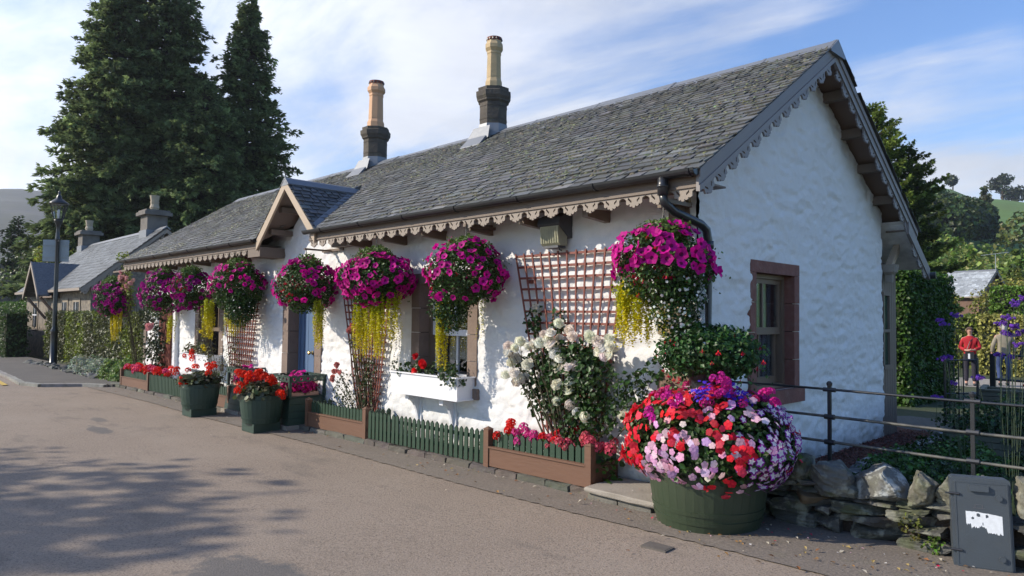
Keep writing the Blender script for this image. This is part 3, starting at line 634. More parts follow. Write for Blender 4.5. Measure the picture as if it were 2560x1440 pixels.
# chimneys (octagonal) with tall clay pots
def chimney(x, ztop, pot_h, pot_m, seed, potr):
    sc = .80
    g = Geo(); o = (x, RY, 0); k = 8
    g.lathe([(.24, RZ - .5), (.24, ztop - .24)], o, k, sq=1, cap=True)
    body = g
    for zz in (RZ + .20, RZ + .42): g.lathe([(.246, zz), (.246, zz + .008)], o, k, sq=1)
    g.lathe([(.24, ztop - .27), (.275, ztop - .24), (.275, ztop - .22), (.305, ztop - .17), (.31, ztop - .09), (.27, ztop - .07), (.275, ztop - .02), (.20, ztop)], o, k, sq=1)
    c = g.build('chimney', M_dkstone, cottage)
    g = Geo(); r = potr
    g.lathe([(r * 1.18, ztop - .01), (r * 1.15, ztop + .10), (r * .98, ztop + .16), (r, ztop + .19), (r * .93, ztop + pot_h * .68), (r * 1.0, ztop + pot_h * .70), (r * .96, ztop + pot_h * .74), (r * 1.22, ztop + pot_h * .80), (r * 1.22, ztop + pot_h * .87), (r * 1.0, ztop + pot_h * .93), (r * .98, ztop + pot_h * .96)], o, k, sq=1)
    p = g.build('chimney_pot', pot_m, c)
    g = Geo(); g.lathe([(r * .92, ztop + pot_h * .95), (r * 1.0, ztop + pot_h + .02), (r * .8, ztop + pot_h + .03)], o, 20)
    q = g.build('pot_rim', M_terra, p)
    for i in range(14):
        g = Geo(); t = i / 14 * 2 * pi; g.box((-.012, -.012, -.014), (.012, .012, .014), o=(x + r * .965 * math.cos(t), RY + r * .965 * math.sin(t), ztop + pot_h * .985)); g.build('vent_hole', M_black, p)
    g = Geo(); m = .24
    for sd in (-1, 1):
        P = []
        for (yy, ext) in ((.30, 0), (.0, .0)): pass
        V = [(x - m, RY + sd * .52, RZ - .52 * TS + .03), (x + m, RY + sd * .52, RZ - .52 * TS + .03), (x + m - .02, RY + sd * .36, RZ - .36 * TS + .10), (x - m + .02, RY + sd * .36, RZ - .36 * TS + .10)]
        g.add(V + [(a_, b_, c_ - .05) for a_, b_, c_ in V], np.array([(0, 1, 2, 3), (7, 6, 5, 4), (0, 4, 5, 1), (1, 5, 6, 2), (3, 2, 6, 7), (0, 3, 7, 4)]))
        V = [(x - .27, RY + sd * .36, RZ - .36 * TS + .06), (x + .27, RY + sd * .36, RZ - .36 * TS + .06), (x + .20, RY + sd * .26, RZ + .06), (x - .20, RY + sd * .26, RZ + .06)]
        g.add(V, np.array([(0, 1, 2, 3)]))
    g.lathe([(.29, RZ - .3), (.262, RZ + .02), (.25, RZ + .12)], o, k, sq=1); g.build('chimney_flashing', M_lead, c)
chimney(-8.82, 5.46, .93, M_pot, 1, .150)
chimney(-5.27, 5.465, .84, M_pot2, 2, .128)
# rear bay and lean-to roof beyond the gable
g = Geo(); g.box((-3, WD, -.2), (-.03, 5.28, 2.45)); 
for i in range(7): y = WD + .09 * i; g.box((-.03, y + .003, -.1), (-.018, y + .084, 2.35))
g.build('rear_porch', M_taupe, cottage)
g = Geo(); g.box((-.018, WD + .02, 1.0), (.03, WD + .30, 1.06)); g.box((-.02, WD + .02, 2.0), (.025, WD + .30, 2.05)); g.box((-.02, WD + .02, 1.06), (.02, WD + .05, 2.0)); g.box((-.02, WD + .25, 1.06), (.02, WD + .29, 2.0)); g.box((-.02, WD + .05, 1.5), (.02, WD + .25, 1.54))
w = g.build('window', M_taupe, cottage); g = Geo(); g.box((-.017, WD + .05, 1.06), (-.01, WD + .25, 2.0)); g.build('pane', mat('greenish_glass', (.03, .07, .05), .1), w)
g = Geo(); off = -.16
V = [(XR + .0, 4.75, EZ + TS * (WD - EY - 4.75) + off), (XR, 5.62, EZ + TS * (WD - EY - 5.62) + off), (-3, 5.62, EZ + TS * (WD - EY - 5.62) + off), (-3, 4.75, EZ + TS * (WD - EY - 4.75) + off)]
g.add(V + [(a_, b_, c_ - .04) for a_, b_, c_ in V], np.array([(3, 2, 1, 0), (4, 5, 6, 7), (0, 1, 5, 4), (1, 2, 6, 5)])); g.build('rear_roof', M_slate2, cottage)
g = Geo(); y0, y1 = 4.75, 5.65; zz = lambda y: EZ + TS * (WD - EY - y) + off - .01
g.prism([(y0, zz(y0)), (y1, zz(y1)), (y1, zz(y1) - .16), (y0, zz(y0) - .16)], 0, XR - .02, XR + .02); g.build('rear_bargeboard', MATS['grey_mauve_paint'], cottage)
g = Geo(); scallop(g, (XR + .005, 4.95, zz(4.95) - .16), (0, cs, -sn), (0, -sn, -cs), (-1, 0, 0), .72, .25, .10); g.build('scalloped_rear_trim', MATS['grey_mauve_paint'], cottage)
g = Geo(); g.lathe([(.05, 2.18), (.06, 2.28), (.11, 2.32), (.13, 2.42), (.0, 2.42)], (.06, WD + .14, 0), 4, sq=1); g.build('stone_corbel', M_concrete, cottage)
g = Geo(); V = arr([(.06, WD + .1, 2.42), (.06, WD + .42, 2.72), (.06, WD + .42, 2.60), (.06, WD + .2, 2.42)]); g.prism([tuple(v[1:]) for v in V], 0, .02, .10); g.build('corbel_strut', M_cream, cottage)
g = Geo(); g.tube([(XR - .05, 5.68, 2.30), (XR + .08, 5.70, 2.31)], .05, 10); g.build('rear_gutter', M_black, cottage)

# ------------------------------------------------------------------ plant pieces
def petal_disc(lobes=5, seg=2, ri=.3, dip=.35, notch=.82):
    n = lobes * seg * 1; V = [(0, 0, -dip)]; t = np.linspace(0, 2 * pi, lobes * 2, endpoint=False)
    for a in t: V.append((ri * math.cos(a), ri * math.sin(a), -dip * .45))
    for i, a in enumerate(t): rr = 1.0 if i % 2 == 0 else notch; V.append((rr * math.cos(a), rr * math.sin(a), .10 if i % 2 == 0 else -.04))
    k = lobes * 2; F = []; M = []
    for i in range(k): j = (i + 1) % k; F.append((0, 1 + i, 1 + j)); M.append(.25)
    for i in range(k): j = (i + 1) % k; F.append((1 + i, 1 + k + i, 1 + k + j, 1 + j)); M.append(1.0 if i % 2 else .86)
    return V, F, M
PETUNIA = petal_disc()
def flat5(inner=None):
    V = [(0, 0, .0)]; F = []; M = []
    for p in range(5):
        a = p / 5 * 2 * pi; b = len(V)
        for rr, da, z in ((.5, -.62, .05), (.92, -.56, .0), (1.08, 0, -.06), (.92, .56, .0), (.5, .62, .05)): V.append((rr * math.cos(a + da), rr * math.sin(a + da), z))
        if inner is None: F.append((0, b, b + 1, b + 2, b + 3, b + 4)); M.append(1.0)
        else:
            V.append((.92 * math.cos(a), .92 * math.sin(a), .004)); F.append((0, b, b + 5)); M.append(inner); F.append((0, b + 5, b + 4)); M.append(inner)
            F.append((b, b + 1, b + 2, b + 5)); M.append(1.0); F.append((b + 5, b + 2, b + 3, b + 4)); M.append(1.0)
    return V, F, M
IMPATIENS = flat5(); STAR = flat5((.8, .78, .82))
def floret_ball(n=16):
    V = []; F = []; M = []; r_ = np.random.default_rng(3)
    for i in range(n):
        ph = math.acos(1 - 1.35 * (i + .5) / n); th = i * 2.39996; d = arr((math.sin(ph) * math.cos(th), math.sin(ph) * math.sin(th), math.cos(ph)))
        A = unit(np.cross(d, (0.1, .2, 1.))); B = np.cross(d, A); b = len(V); V.append(tuple(d * .82))
        for q in range(10): rr = .42 if q % 2 == 0 else .25; a = q / 10 * 2 * pi + i; V.append(tuple(d * .95 + A * rr * math.cos(a) + B * rr * math.sin(a) - d * .1 * r_.random()))
        for q in range(10): F.append((b, b + 1 + q, b + 1 + (q + 1) % 10)); M.append(.8 if q % 4 < 2 else 1.0)
    return V, F, M
GERANIUM = floret_ball()
def rose():
    V = []; F = []; M = []
    for ring, (n, rr, zz, lean) in enumerate(((6, 1.0, -.1, .25), (5, .72, .12, .45), (5, .48, .28, .62), (3, .24, .38, .72))):
        for p in range(n):
            a = p / n * 2 * pi + ring * .6; w = 2 * pi / n * 1.3; b = len(V)
            for tt in (0, .55, 1):
                for s_ in (-1, 0, 1):
                    R_ = rr * (.25 + .75 * tt) * (1 - .12 * abs(s_) * (tt > .8)); z = zz + lean * tt ** 1.5 * (1 - .35 * abs(s_)) - .3 * (1 - tt)
                    V.append((R_ * math.cos(a + s_ * w * .5 * (.5 + .5 * tt)), R_ * math.sin(a + s_ * w * .5 * (.5 + .5 * tt)), z))
            for i in range(2):
                for j in range(2): F.append((b + i * 3 + j, b + i * 3 + j + 1, b + i * 3 + j + 4, b + i * 3 + j + 3)); M.append((1, .97, .93, .86)[ring])
    b = len(V); k = 8
    for ph_, z in ((1.0, -.02), (.72, .30), (.35, .46)):
        for q in range(k): V.append((.78 * ph_ * math.cos(q / k * 2 * pi), .78 * ph_ * math.sin(q / k * 2 * pi), z))
    V.append((0, 0, .5))
    for q in range(k):
        j = (q + 1) % k; F += [(b + q, b + j, b + k + j, b + k + q), (b + k + q, b + k + j, b + 2 * k + j, b + 2 * k + q), (b + 2 * k + q, b + 2 * k + j, b + 3 * k)]; M += [1, .95, .85]
    return V, F, M
ROSE = rose()
LEAF = ([(0, 0, 0), (.5, .42, .10), (1, 0, .0), (.5, -.42, .10), (.5, 0, -.04)], [(0, 4, 1), (4, 2, 1), (0, 3, 4), (4, 3, 2)], [1, 1, .9, .9])
ROUND = ([(0, 0, 0), (.3, .45, .05), (.75, .5, .05), (1, 0, 0), (.75, -.5, .05), (.3, -.45, .05)], [(0, 1, 2, 3), (0, 3, 4, 5)], [1, .92])
def leaf_frames(Nn, tilt=.5):
    """x axis of the leaf roughly outwards-down, z axis = leaf normal"""
    Nn = unit(Nn); n = len(Nn); z = unit(Nn + rng.normal(0, tilt, (n, 3)) + arr((0, 0, .25))); x = unit(np.cross(z, rng.normal(0, 1, (n, 3)))); y = np.cross(z, x); return np.stack([x, y, z], 2)
def shell(n, c, r, lump=.16, rmin=.72, seed=0, zmin=-1.0, power=.5):
    d = unit(rng.normal(0, 1, (int(n * 2.2), 3))); d = d[d[:, 2] > zmin][:n]; th = np.arctan2(d[:, 1], d[:, 0])
    lm = 1 + lump * 2 * (fbm(th * 1.5 + 10 + seed * 3, d[:, 2] * 3 + seed, 3, seed) - .5)
    rad = (rmin + (1 - rmin) * rng.uniform(0, 1, len(d)) ** power) * lm
    P = arr(c) + d * rad[:, None] * arr(r); return P, unit(d / arr(r))
def leaves(g, P, Nn, size, col, tilt=.55, v=.25, tmpl=LEAF, hv=.1):
    n = len(P); S = rng.uniform(.65, 1.25, n) * size; scatter(g, tmpl[0], tmpl[1], P, leaf_frames(Nn, tilt), S, colvar(col, n, v, hv), tmpl[2])
def blooms(g, P, Nn, size, col, tmpl, tilt=.35, v=.12, hv=.06):
    n = len(P); scatter(g, tmpl[0], tmpl[1], P, frames(unit(Nn) + rng.normal(0, tilt, (n, 3))), rng.uniform(.8, 1.2, n) * size, colvar(col, n, v, hv), tmpl[2])
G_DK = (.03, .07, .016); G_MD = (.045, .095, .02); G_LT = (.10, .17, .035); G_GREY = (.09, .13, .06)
MAG = (.58, .004, .27); MAG2 = (.36, .004, .22); RED = (.62, .012, .02); SCAR = (.80, .03, .008)
YEL = (.62, .52, .01); YG = (.38, .42, .015)
def trail(g, x, y, z0, z1, width, depth, n, col, leaf=.024, sway=.03, colv=.14):
    n = int(n * 1.5)
    for i in range(n):
        a = x + rng.uniform(-width, width) / 2; b = y + rng.uniform(-depth, depth) / 2; zt = z0 + rng.uniform(-.05, .1); zb = z0 - (z0 - z1) * (rng.uniform(.35, 1.0) ** .6)
        m = max(4, int((zt - zb) / .017)); t = np.linspace(0, 1, m); ph = rng.uniform(0, 6)
        X = a + sway * np.sin(t * 4 + ph) * .5 + rng.normal(0, .004, m) + rng.normal(0, .02) * t; Y = b + sway * np.cos(t * 3 + ph) * .5; Z = zt + (zb - zt) * t
        for sd in (0, 1):
            th = np.arange(m) * pi / 2 + sd * pi + ph; dx = np.stack([np.cos(th), np.sin(th), np.full(m, -.15)], 1); zz = unit(np.stack([np.cos(th) * .3, np.sin(th) * .3, np.ones(m)], 1) + rng.normal(0, .5, (m, 3)))
            yy = unit(np.cross(zz, dx)); xx_ = np.cross(yy, zz); R = np.stack([xx_, yy, zz], 2)
            tipc = arr(col) * (1 - t[:, None]) + arr(YEL if col != G_GREY else col) * t[:, None] if col == YG else np.tile(col, (m, 1))
            scatter(g, ROUND[0], ROUND[1], np.stack([X, Y, Z], 1), R, leaf * (1 - .35 * t) * rng.uniform(.8, 1.3, m), tipc * np.exp(rng.normal(0, colv, (m, 1))), ROUND[2])
def fuchsia(g, P, s=.03):
    """hanging red bells: tube, spread sepals, skirt"""
    V = [(0, 0, 0), (.15, 0, -.4), (-.08, .13, -.4), (-.08, -.13, -.4)]; F = [(0, 1, 2), (0, 2, 3), (0, 3, 1)]; M = [1, 1, 1]
    for a in (0, 1.57, 3.14, 4.71):
        b = len(V); V += [(.1 * math.cos(a), .1 * math.sin(a), -.38), (.42 * math.cos(a - .35), .42 * math.sin(a - .35), -.58), (.62 * math.cos(a), .62 * math.sin(a), -.95), (.42 * math.cos(a + .35), .42 * math.sin(a + .35), -.58)]
        F.append((b, b + 1, b + 2, b + 3)); M.append(1)
    for a in (.8, 2.4, 4.0, 5.5):
        b = len(V); V += [(.08 * math.cos(a), .08 * math.sin(a), -.45), (.24 * math.cos(a - .6), .24 * math.sin(a - .6), -1.0), (.24 * math.cos(a + .6), .24 * math.sin(a + .6), -1.0)]; F.append((b, b + 1, b + 2)); M.append((.45, .01, .09))
    n = len(P); scatter(g, V, F, P, frames(np.tile((0, 0, 1.), (n, 1)) + rng.normal(0, .12, (n, 3))), rng.uniform(.8, 1.3, n) * s, colvar((.62, .02, .03), n, .15), M)

# ------------------------------------------------------------------ hanging baskets
def basket(x, y, z, rx, rz, label, fl=170, pet=MAG, side=0, lower=0, flz=(-.75, 1.0), trails=(), fuch=26, topg=1, white=0, chz=2.66, psize=.048, leafcol=G_MD, purple=0, floc=None, bald=None):
    t = thing('hanging_basket', label, 'flower basket', (0, 0, 0), 0, 'hanging flower baskets along the cottage wall')
    ry = min(rx, .44); c = (x, y, z)
    g = Geo(); g.lathe([(.0, -.24), (.10, -.23), (.17, -.16), (.20, -.04), (.205, 0), (.19, 0)], (x, y, z - .06), 18); g.build('basket', mat('coir_basket', (.05, .035, .02), .95, n_scale=20), t)
    g = Geo(); n = int(4300 * (rx / .45) ** 2)
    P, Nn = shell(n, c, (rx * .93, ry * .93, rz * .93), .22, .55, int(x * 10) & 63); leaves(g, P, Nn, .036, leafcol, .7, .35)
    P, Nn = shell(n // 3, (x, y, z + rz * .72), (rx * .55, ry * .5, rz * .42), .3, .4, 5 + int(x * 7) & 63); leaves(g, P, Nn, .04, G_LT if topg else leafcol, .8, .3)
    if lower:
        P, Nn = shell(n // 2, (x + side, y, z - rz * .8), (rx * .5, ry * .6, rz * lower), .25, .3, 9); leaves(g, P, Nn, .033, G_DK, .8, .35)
    for k in range(26):   # shoots that stick out
        d = unit(rng.normal(0, 1, 3) + arr((0, 0, .5))); p0 = arr(c) + d * arr((rx, ry, rz)) * .85; m = 7; tt = np.linspace(0, 1, m)[:, None]; L_ = rng.uniform(.08, .2)
        PP = p0 + d * tt * L_ + arr((0, 0, -.5)) * (tt ** 2) * L_; leaves(g, PP, np.tile(d, (m, 1)) + arr((0, 0, .5)), .03, G_LT, .8, .25)
    g.build('foliage', M_leaf, t)
    g = Geo(); P, Nn = shell(int(fl * 1.25), c, (rx, ry, rz), .22, .90, int(x * 10) & 63)
    e = (P - arr(c)) / arr((rx, ry, rz)); k = (e[:, 2] > flz[0]) & (e[:, 2] < flz[1])
    if bald: bx, bz, br, pr = bald; k &= ~((np.hypot(e[:, 0] - bx, e[:, 2] - bz) < br) & (rng.uniform(0, 1, len(e)) < pr) & (e[:, 1] < .5))
    P = P[k]; Nn = Nn[k]; cols = np.where(rng.uniform(0, 1, (len(P), 1)) < purple, arr(MAG2), arr(pet))
    scatter(g, PETUNIA[0], PETUNIA[1], P + Nn * .012, frames(Nn + rng.normal(0, .3, (len(P), 3))), rng.uniform(.75, 1.2, len(P)) * psize, cols * np.exp(rng.normal(0, .14, (len(P), 1))), PETUNIA[2])
    g.build('petunia_blossoms', M_petal, t)
    if fuch:
        g = Geo(); fc = floc or (-.25, .55); P = arr((x + fc[0] * rx, y - ry * .55, z + fc[1] * rz)) + rng.normal(0, 1, (fuch, 3)) * arr((rx * .35, ry * .22, rz * .3)); q = (P - arr(c)) / arr((rx, ry, rz)); nn = np.linalg.norm(q, axis=1, keepdims=True)
        P = arr(c) + q / np.maximum(nn, .8) * np.minimum(nn, .9) * arr((rx, ry, rz)); P[:, 1] = np.minimum(P[:, 1], y - .1); fuchsia(g, P, .045); g.build('fuchsia_blossoms', M_petal, t)
    if white:
        g = Geo(); P, Nn = shell(white, (x + side, y, z - rz * .75), (rx * .56, ry * .66, rz * max(.5, lower) * 1.05), .2, .9, 9); blooms(g, P, Nn, .012, (.75, .75, .72), IMPATIENS); g.build('white_blossoms', M_petal, t)
    if trails:
        g = Geo()
        for a in trails: trail(g, *a)
        g.build('trailing_foliage', M_leaf, t)
    g = Geo(); top = (x, y, chz)
    for a in range(3):
        q = a * 2 * pi / 3 + .4; g.tube([(x + .19 * math.cos(q), y + .19 * math.sin(q), z - .06), (x, y, min(z + .45, chz - .05))], .004, 5)
    g.tube([(x, y, min(z + .45, chz - .05)), top], .006, 5); g.build('chain', M_rust, t)
    return t
BY = -.44
basket(-.06, BY, 2.10, .44, .36, 'hanging basket at the cottage corner with magenta petunias, red fuchsia and small white flowers', 190, flz=(-.2, 1), lower=1.05, side=.14,
       trails=((-.36, BY, 1.90, 1.40, .32, .3, 48, YG), (-.05, BY, 1.75, 1.46, .32, .3, 16, YG, .015), (-.40, BY - .05, 1.9, 1.42, .16, .2, 8, YEL)), fuch=44, floc=(.12, -.05), white=300, psize=.052)
basket(-2.66, BY, 2.13, .47, .38, 'magenta hanging basket over the nearest window box, one long yellow trailer on its left', 150, side=-.26, lower=1.0,
       trails=((-3.08, BY, 1.78, 1.02, .12, .12, 16, YG), (-2.98, BY, 1.75, 1.30, .12, .12, 7, YG, .014), (-2.36, BY, 1.80, 1.34, .10, .1, 3, YG, .014)), fuch=26, floc=(-.6, .1), psize=.048)
basket(-4.46, BY, 2.12, .56, .37, 'widest hanging basket, a dense dome of magenta petunias with a thick curtain of yellow-green trailers', 260, flz=(-1, .9), fuch=24, floc=(-.55, .6),
       trails=((-4.70, BY, 1.85, 1.03, .34, .26, 30, YG), (-4.36, BY, 1.85, 1.08, .32, .26, 26, YG), (-4.02, BY, 1.88, 1.33, .22, .2, 12, YG), (-3.98, BY, 1.88, 1.12, .05, .1, 2, YG, .014)), psize=.050)
basket(-6.34, BY, 2.07, .50, .42, 'hanging basket of petunias with a dark leafy centre in front of the blue door', 210, fuch=50, floc=(-.05, .05), bald=(.25, .0, .68, .92), trails=((-5.93, BY, 1.78, 1.14, .14, .12, 18, YG),), chz=2.62)
basket(-8.80, BY, 2.10, .55, .46, 'large hanging basket with petunias on top and green leaves below, over the left trellis', 190, flz=(-.2, 1), lower=.7, side=.18, fuch=16, white=40, trails=((-8.95, BY, 1.7, 1.24, .3, .2, 18, YG), (-8.55, BY, 1.65, 1.3, .2, .2, 8, YG, .014)))
basket(-10.95, BY, 2.10, .40, .43, 'hanging basket with red fuchsia tops before the left window, a yellow-green trailer at its right', 120, pet=MAG2, purple=.3, fuch=40, floc=(.1, .4), flz=(-.9, .75), trails=((-10.08, BY, 1.82, 1.15, .30, .15, 26, YG),))
basket(-12.62, BY, 2.05, .48, .50, 'hanging basket of purple petunias over the pink camellia by the white boxed pipe', 190, pet=MAG2, purple=.5, fuch=18, floc=(-.1, .8), trails=((-12.05, BY, 1.5, 1.0, .22, .15, 12, YG),))
basket(-16.15, BY - .02, 1.99, .60, .50, 'hanging basket of purple petunias beyond the cottage end, bright yellow trailers against the hedge', 210, pet=MAG2, purple=.6, fuch=16, floc=(-.4, .7), flz=(-1, .85), leafcol=G_DK, trails=((-16.05, BY, 1.7, .86, .16, .15, 26, YEL), (-15.75, BY, 1.7, 1.15, .2, .15, 12, YEL)), chz=2.62)
g = Geo()
for x in (-.06, -2.66, -4.46, -8.80, -10.95, -12.62): g = Geo(); g.box((x - .022, -.47, 2.655), (x + .022, .02, 2.69)); g.build('basket_bracket', M_wframe, cottage)
g = Geo(); g.box((-6.62, -.03, 2.62), (-6.0, .0, 2.66)); g.box((-6.37, -.47, 2.615), (-6.33, .0, 2.64)); g.build('basket_bracket', M_wframe, cottage); g = Geo(); g.box((-16.2, -.47, 2.62), (WL, -.42, 2.66)); g.box((WL - .02, -.47, 2.62), (WL + .02, .02, 2.66))
g.build('basket_bracket', M_wframe, cottage)

# ------------------------------------------------------------------ trellises
def trellis(x0, x1, xb0, xb1, zt, zb, nv, nh, label, d=.05):
    g = Geo(); t = np.linspace(0, 1, nv)
    y0, y1 = -d - .028, -d
    for q in t:
        a = arr((x0 + (x1 - x0) * q, zt)); b = arr((xb0 + (xb1 - xb0) * q, zb)); u = unit(b - a); p = arr((u[1], -u[0])) * .009; a = a - u * .03
        pts = [tuple(a + p), tuple(b + p), tuple(b - p), tuple(a - p)]; g.prism(pts, 1, y0 - .012, y0 + .0)
    for k in range(nh):
        z = zt - .0 - (zt - zb) * (k / nh) ** 1.0 * .97; s = (zt - z) / (zt - zb); a = x0 + (xb0 - x0) * s - .01; b = x1 + (xb1 - x1) * s + .01; g.box((a, y0 + .001, z - .012), (b, y1 + .002, z + .012))
    for q in (.12, .88): x = x0 + (x1 - x0) * q; g.box((x - .02, -d, zt - .3), (x + .02, .01, zt - .26))
    return tag(g.build('trellis', M_trellis), label, 'trellis', 'fan trellises on the cottage wall')
trellis(-2.22, -.72, -1.71, -1.08, 2.32, .20, 13, 17, 'wide red-brown fan trellis behind the white roses')
trellis(-5.95, -4.60, -5.38, -4.95, 2.30, .20, 13, 20, 'narrow red-brown fan trellis between the blue door and the window with pink roses on it')
trellis(-10.35, -8.60, -9.75, -9.15, 2.35, .20, 13, 20, 'red-brown fan trellis right of the left-hand window, behind the yellow roses')
g = Geo()
for i in range(9): x = -13.85 + i * .085; g.box((x, -.10, .1), (x + .05, -.06, 1.75))
for z in np.arange(.2, 1.8, .22): g.box((-13.88, -.06, z), (-13.08, -.03, z + .03))
tag(g.build('trellis', M_trellis), 'dark red slatted trellis half hidden by the camellia', 'trellis')

# ------------------------------------------------------------------ climbing plants
def stems(g, base, tips, r=.008, bend=.12):
    for tp in tips:
        b = arr(base) + rng.normal(0, .05, 3) * arr((1, .5, 0)); tp = arr(tp); m = (b + tp) / 2 + rng.normal(0, bend, 3) * arr((1, .4, 0)); t = np.linspace(0, 1, 8)[:, None]
        g.tube((1 - t) ** 2 * b + 2 * t * (1 - t) * m + t ** 2 * tp, np.linspace(r, r * .4, 8), 5)
def shrub(name, label, cat, base, clumps, lc, ls, flowers=None, dens=260, group=None, tipn=14, stem_r=.008, fname='blossoms'):
    """clumps: (x,y,z,rx,ry,rz); flowers: (list of points, size, colour, template)"""
    t = thing(name, label, cat, (0, 0, 0), 0, group); g = Geo()
    tips = [(c[0], c[1], c[2]) for c in clumps] + ([tuple(p) for p in flowers[0][:tipn]] if flowers else []); stems(g, base, tips, stem_r); g.build('stems', M_stem, t)
    g = Geo()
    for c in clumps:
        P, Nn = shell(int(dens * (c[3] * c[5]) / .04), c[:3], c[3:], .3, .35, int(abs(c[0]) * 13) & 63); leaves(g, P, Nn + arr((0, -.4, .2)), ls, lc, .7, .32)
    g.build('foliage', M_leaf, t)
    if flowers:
        g = Geo(); P = arr(flowers[0]); Nn = np.tile((0.25, -.8, .45), (len(P), 1)); blooms(g, P, Nn, flowers[1], flowers[2], flowers[3], .35, .08, .03); g.build(fname, M_petal, t)
    return t
def clusters(cs, n, sp):
    P = []
    for c in cs:
        k = n if len(c) < 4 else c[3]
        for i in range(k): P.append(arr(c[:3]) + rng.normal(0, 1, 3) * arr(sp))
    return P
Y = -.33
wc = [(-1.98, Y, 1.24, 4), (-1.90, Y, 1.36, 3), (-1.62, Y, 1.40, 4), (-1.36, Y - .05, 1.33, 1), (-1.33, Y, 1.56, 3), (-1.40, Y, 1.42, 5), (-1.28, Y, 1.20, 3), (-.95, Y, 1.46, 4), (-.80, Y - .03, 1.42, 7), (-.70, Y, 1.34, 4), (-1.18, Y, .98, 4), (-1.27, Y, .86, 3), (-1.95, Y, .97, 4), (-1.75, Y, 1.12, 3), (-1.17, Y, 1.14, 3), (-1.15, Y, .78, 2), (-1.9, Y, 1.06, 3), (-.62, Y, .73, 1), (-1.9, -.12, 1.8, 1)]
shrub('climbing_rose', 'bushy climbing rose with big cream-white flowers in front of the wide trellis', 'rose', (-1.3, -.2, .06),
      [(-1.25, Y + .05, 1.12, .36, .16, .30), (-1.55, Y + .08, 1.25, .25, .12, .16), (-.95, Y + .06, 1.05, .30, .15, .33), (-.85, Y + .05, .72, .28, .12, .2), (-1.8, Y + .12, 1.05, .24, .10, .24), (-1.7, Y + .14, .80, .24, .09, .2), (-1.98, Y + .1, 1.1, .15, .07, .16), (-1.1, Y + .02, 1.32, .3, .12, .14), (-1.3, Y + .1, .75, .34, .12, .2), (-1.2, Y + .1, .50, .24, .1, .2), (-1.55, -.12, 1.62, .09, .05, .16), (-1.9, -.12, 1.62, .12, .04, .16), (-.45, Y, .95, .2, .1, .22), (-.3, Y + .1, 1.15, .22, .08, .08)],
      G_DK, .055, (clusters(wc, 3, (.075, .04, .065)), .062, (.90, .87, .76), ROSE), 170)
shrub('climbing_rose', 'sparse rose with salmon-pink flowers climbing the narrow trellis left of the white window box', 'rose', (-5.15, -.12, .06),
      [(-5.1, -.14, .55, .22, .06, .3), (-5.25, -.14, .85, .22, .06, .22), (-5.0, -.14, .9, .16, .06, .2), (-5.6, -.2, .55, .3, .1, .3), (-5.45, -.13, 1.28, .12, .05, .1), (-4.45, -.12, .95, .10, .05, .16)],
      (.06, .075, .03), .04, (clusters([(-5.42, -.18, 1.44, 7), (-5.3, -.18, 1.36, 3), (-5.75, -.22, .86, 5), (-5.85, -.22, .80, 3)], 4, (.05, .03, .04)), .045, (.62, .22, .20), ROSE), 95)
shrub('climbing_rose', 'thin straggling yellow rose in front of the left-hand window box', 'rose', (-9.95, -.2, .02),
      [(-10.35, -.45, 1.35, .22, .1, .3), (-10.15, -.4, .95, .32, .12, .3), (-9.9, -.25, .6, .32, .1, .3), (-9.5, -.2, .75, .35, .1, .35), (-9.55, -.15, 1.15, .2, .08, .25)],
      (.12, .12, .045), .034, ([(-10.25, -.45, 1.02), (-10.15, -.45, .98), (-10.3, -.48, 1.30), (-10.0, -.4, 1.2)], .05, (.75, .62, .03), ROSE), 60)
shrub('camellia', 'glossy dark-leaved climber with one pale pink flower at the left end of the white wall', 'shrub', (-13.7, -.15, -.1),
      [(-13.55, -.25, 1.45, .32, .12, .3), (-13.4, -.25, 1.0, .35, .14, .3), (-13.7, -.22, .75, .3, .12, .25), (-14.5, -.2, 1.5, .3, .1, .35), (-14.3, -.2, .8, .2, .1, .3), (-13.45, -.2, .45, .22, .1, .25), (-14.1, -.2, 1.75, .35, .1, .2)],
      (.025, .04, .018), .075, ([(-13.42, -.42, 1.32)], .11, (.70, .34, .38), ROSE), 60, tipn=1)
shrub('rambling_rose', 'rambling rose with pale pink flowers and lime leaves climbing above the far eave', 'rose', (-15.9, .1, -.1),
      [(-15.75, -.3, 2.55, .25, .12, .22), (-15.95, -.25, 2.25, .22, .12, .25), (-16.1, -.2, 2.85, .10, .1, .3), (-15.9, -.35, 3.02, .34, .14, .12), (-15.5, -.3, 2.25, .28, .14, .22), (-15.55, -.25, 1.9, .22, .1, .25)],
      (.19, .24, .035), .06, (clusters([(-15.65, -.38, 2.48, 9), (-15.35, -.36, 2.42, 5), (-15.5, -.36, 2.25, 3)], 6, (.09, .05, .06)), .07, (.72, .42, .42), ROSE), 90)

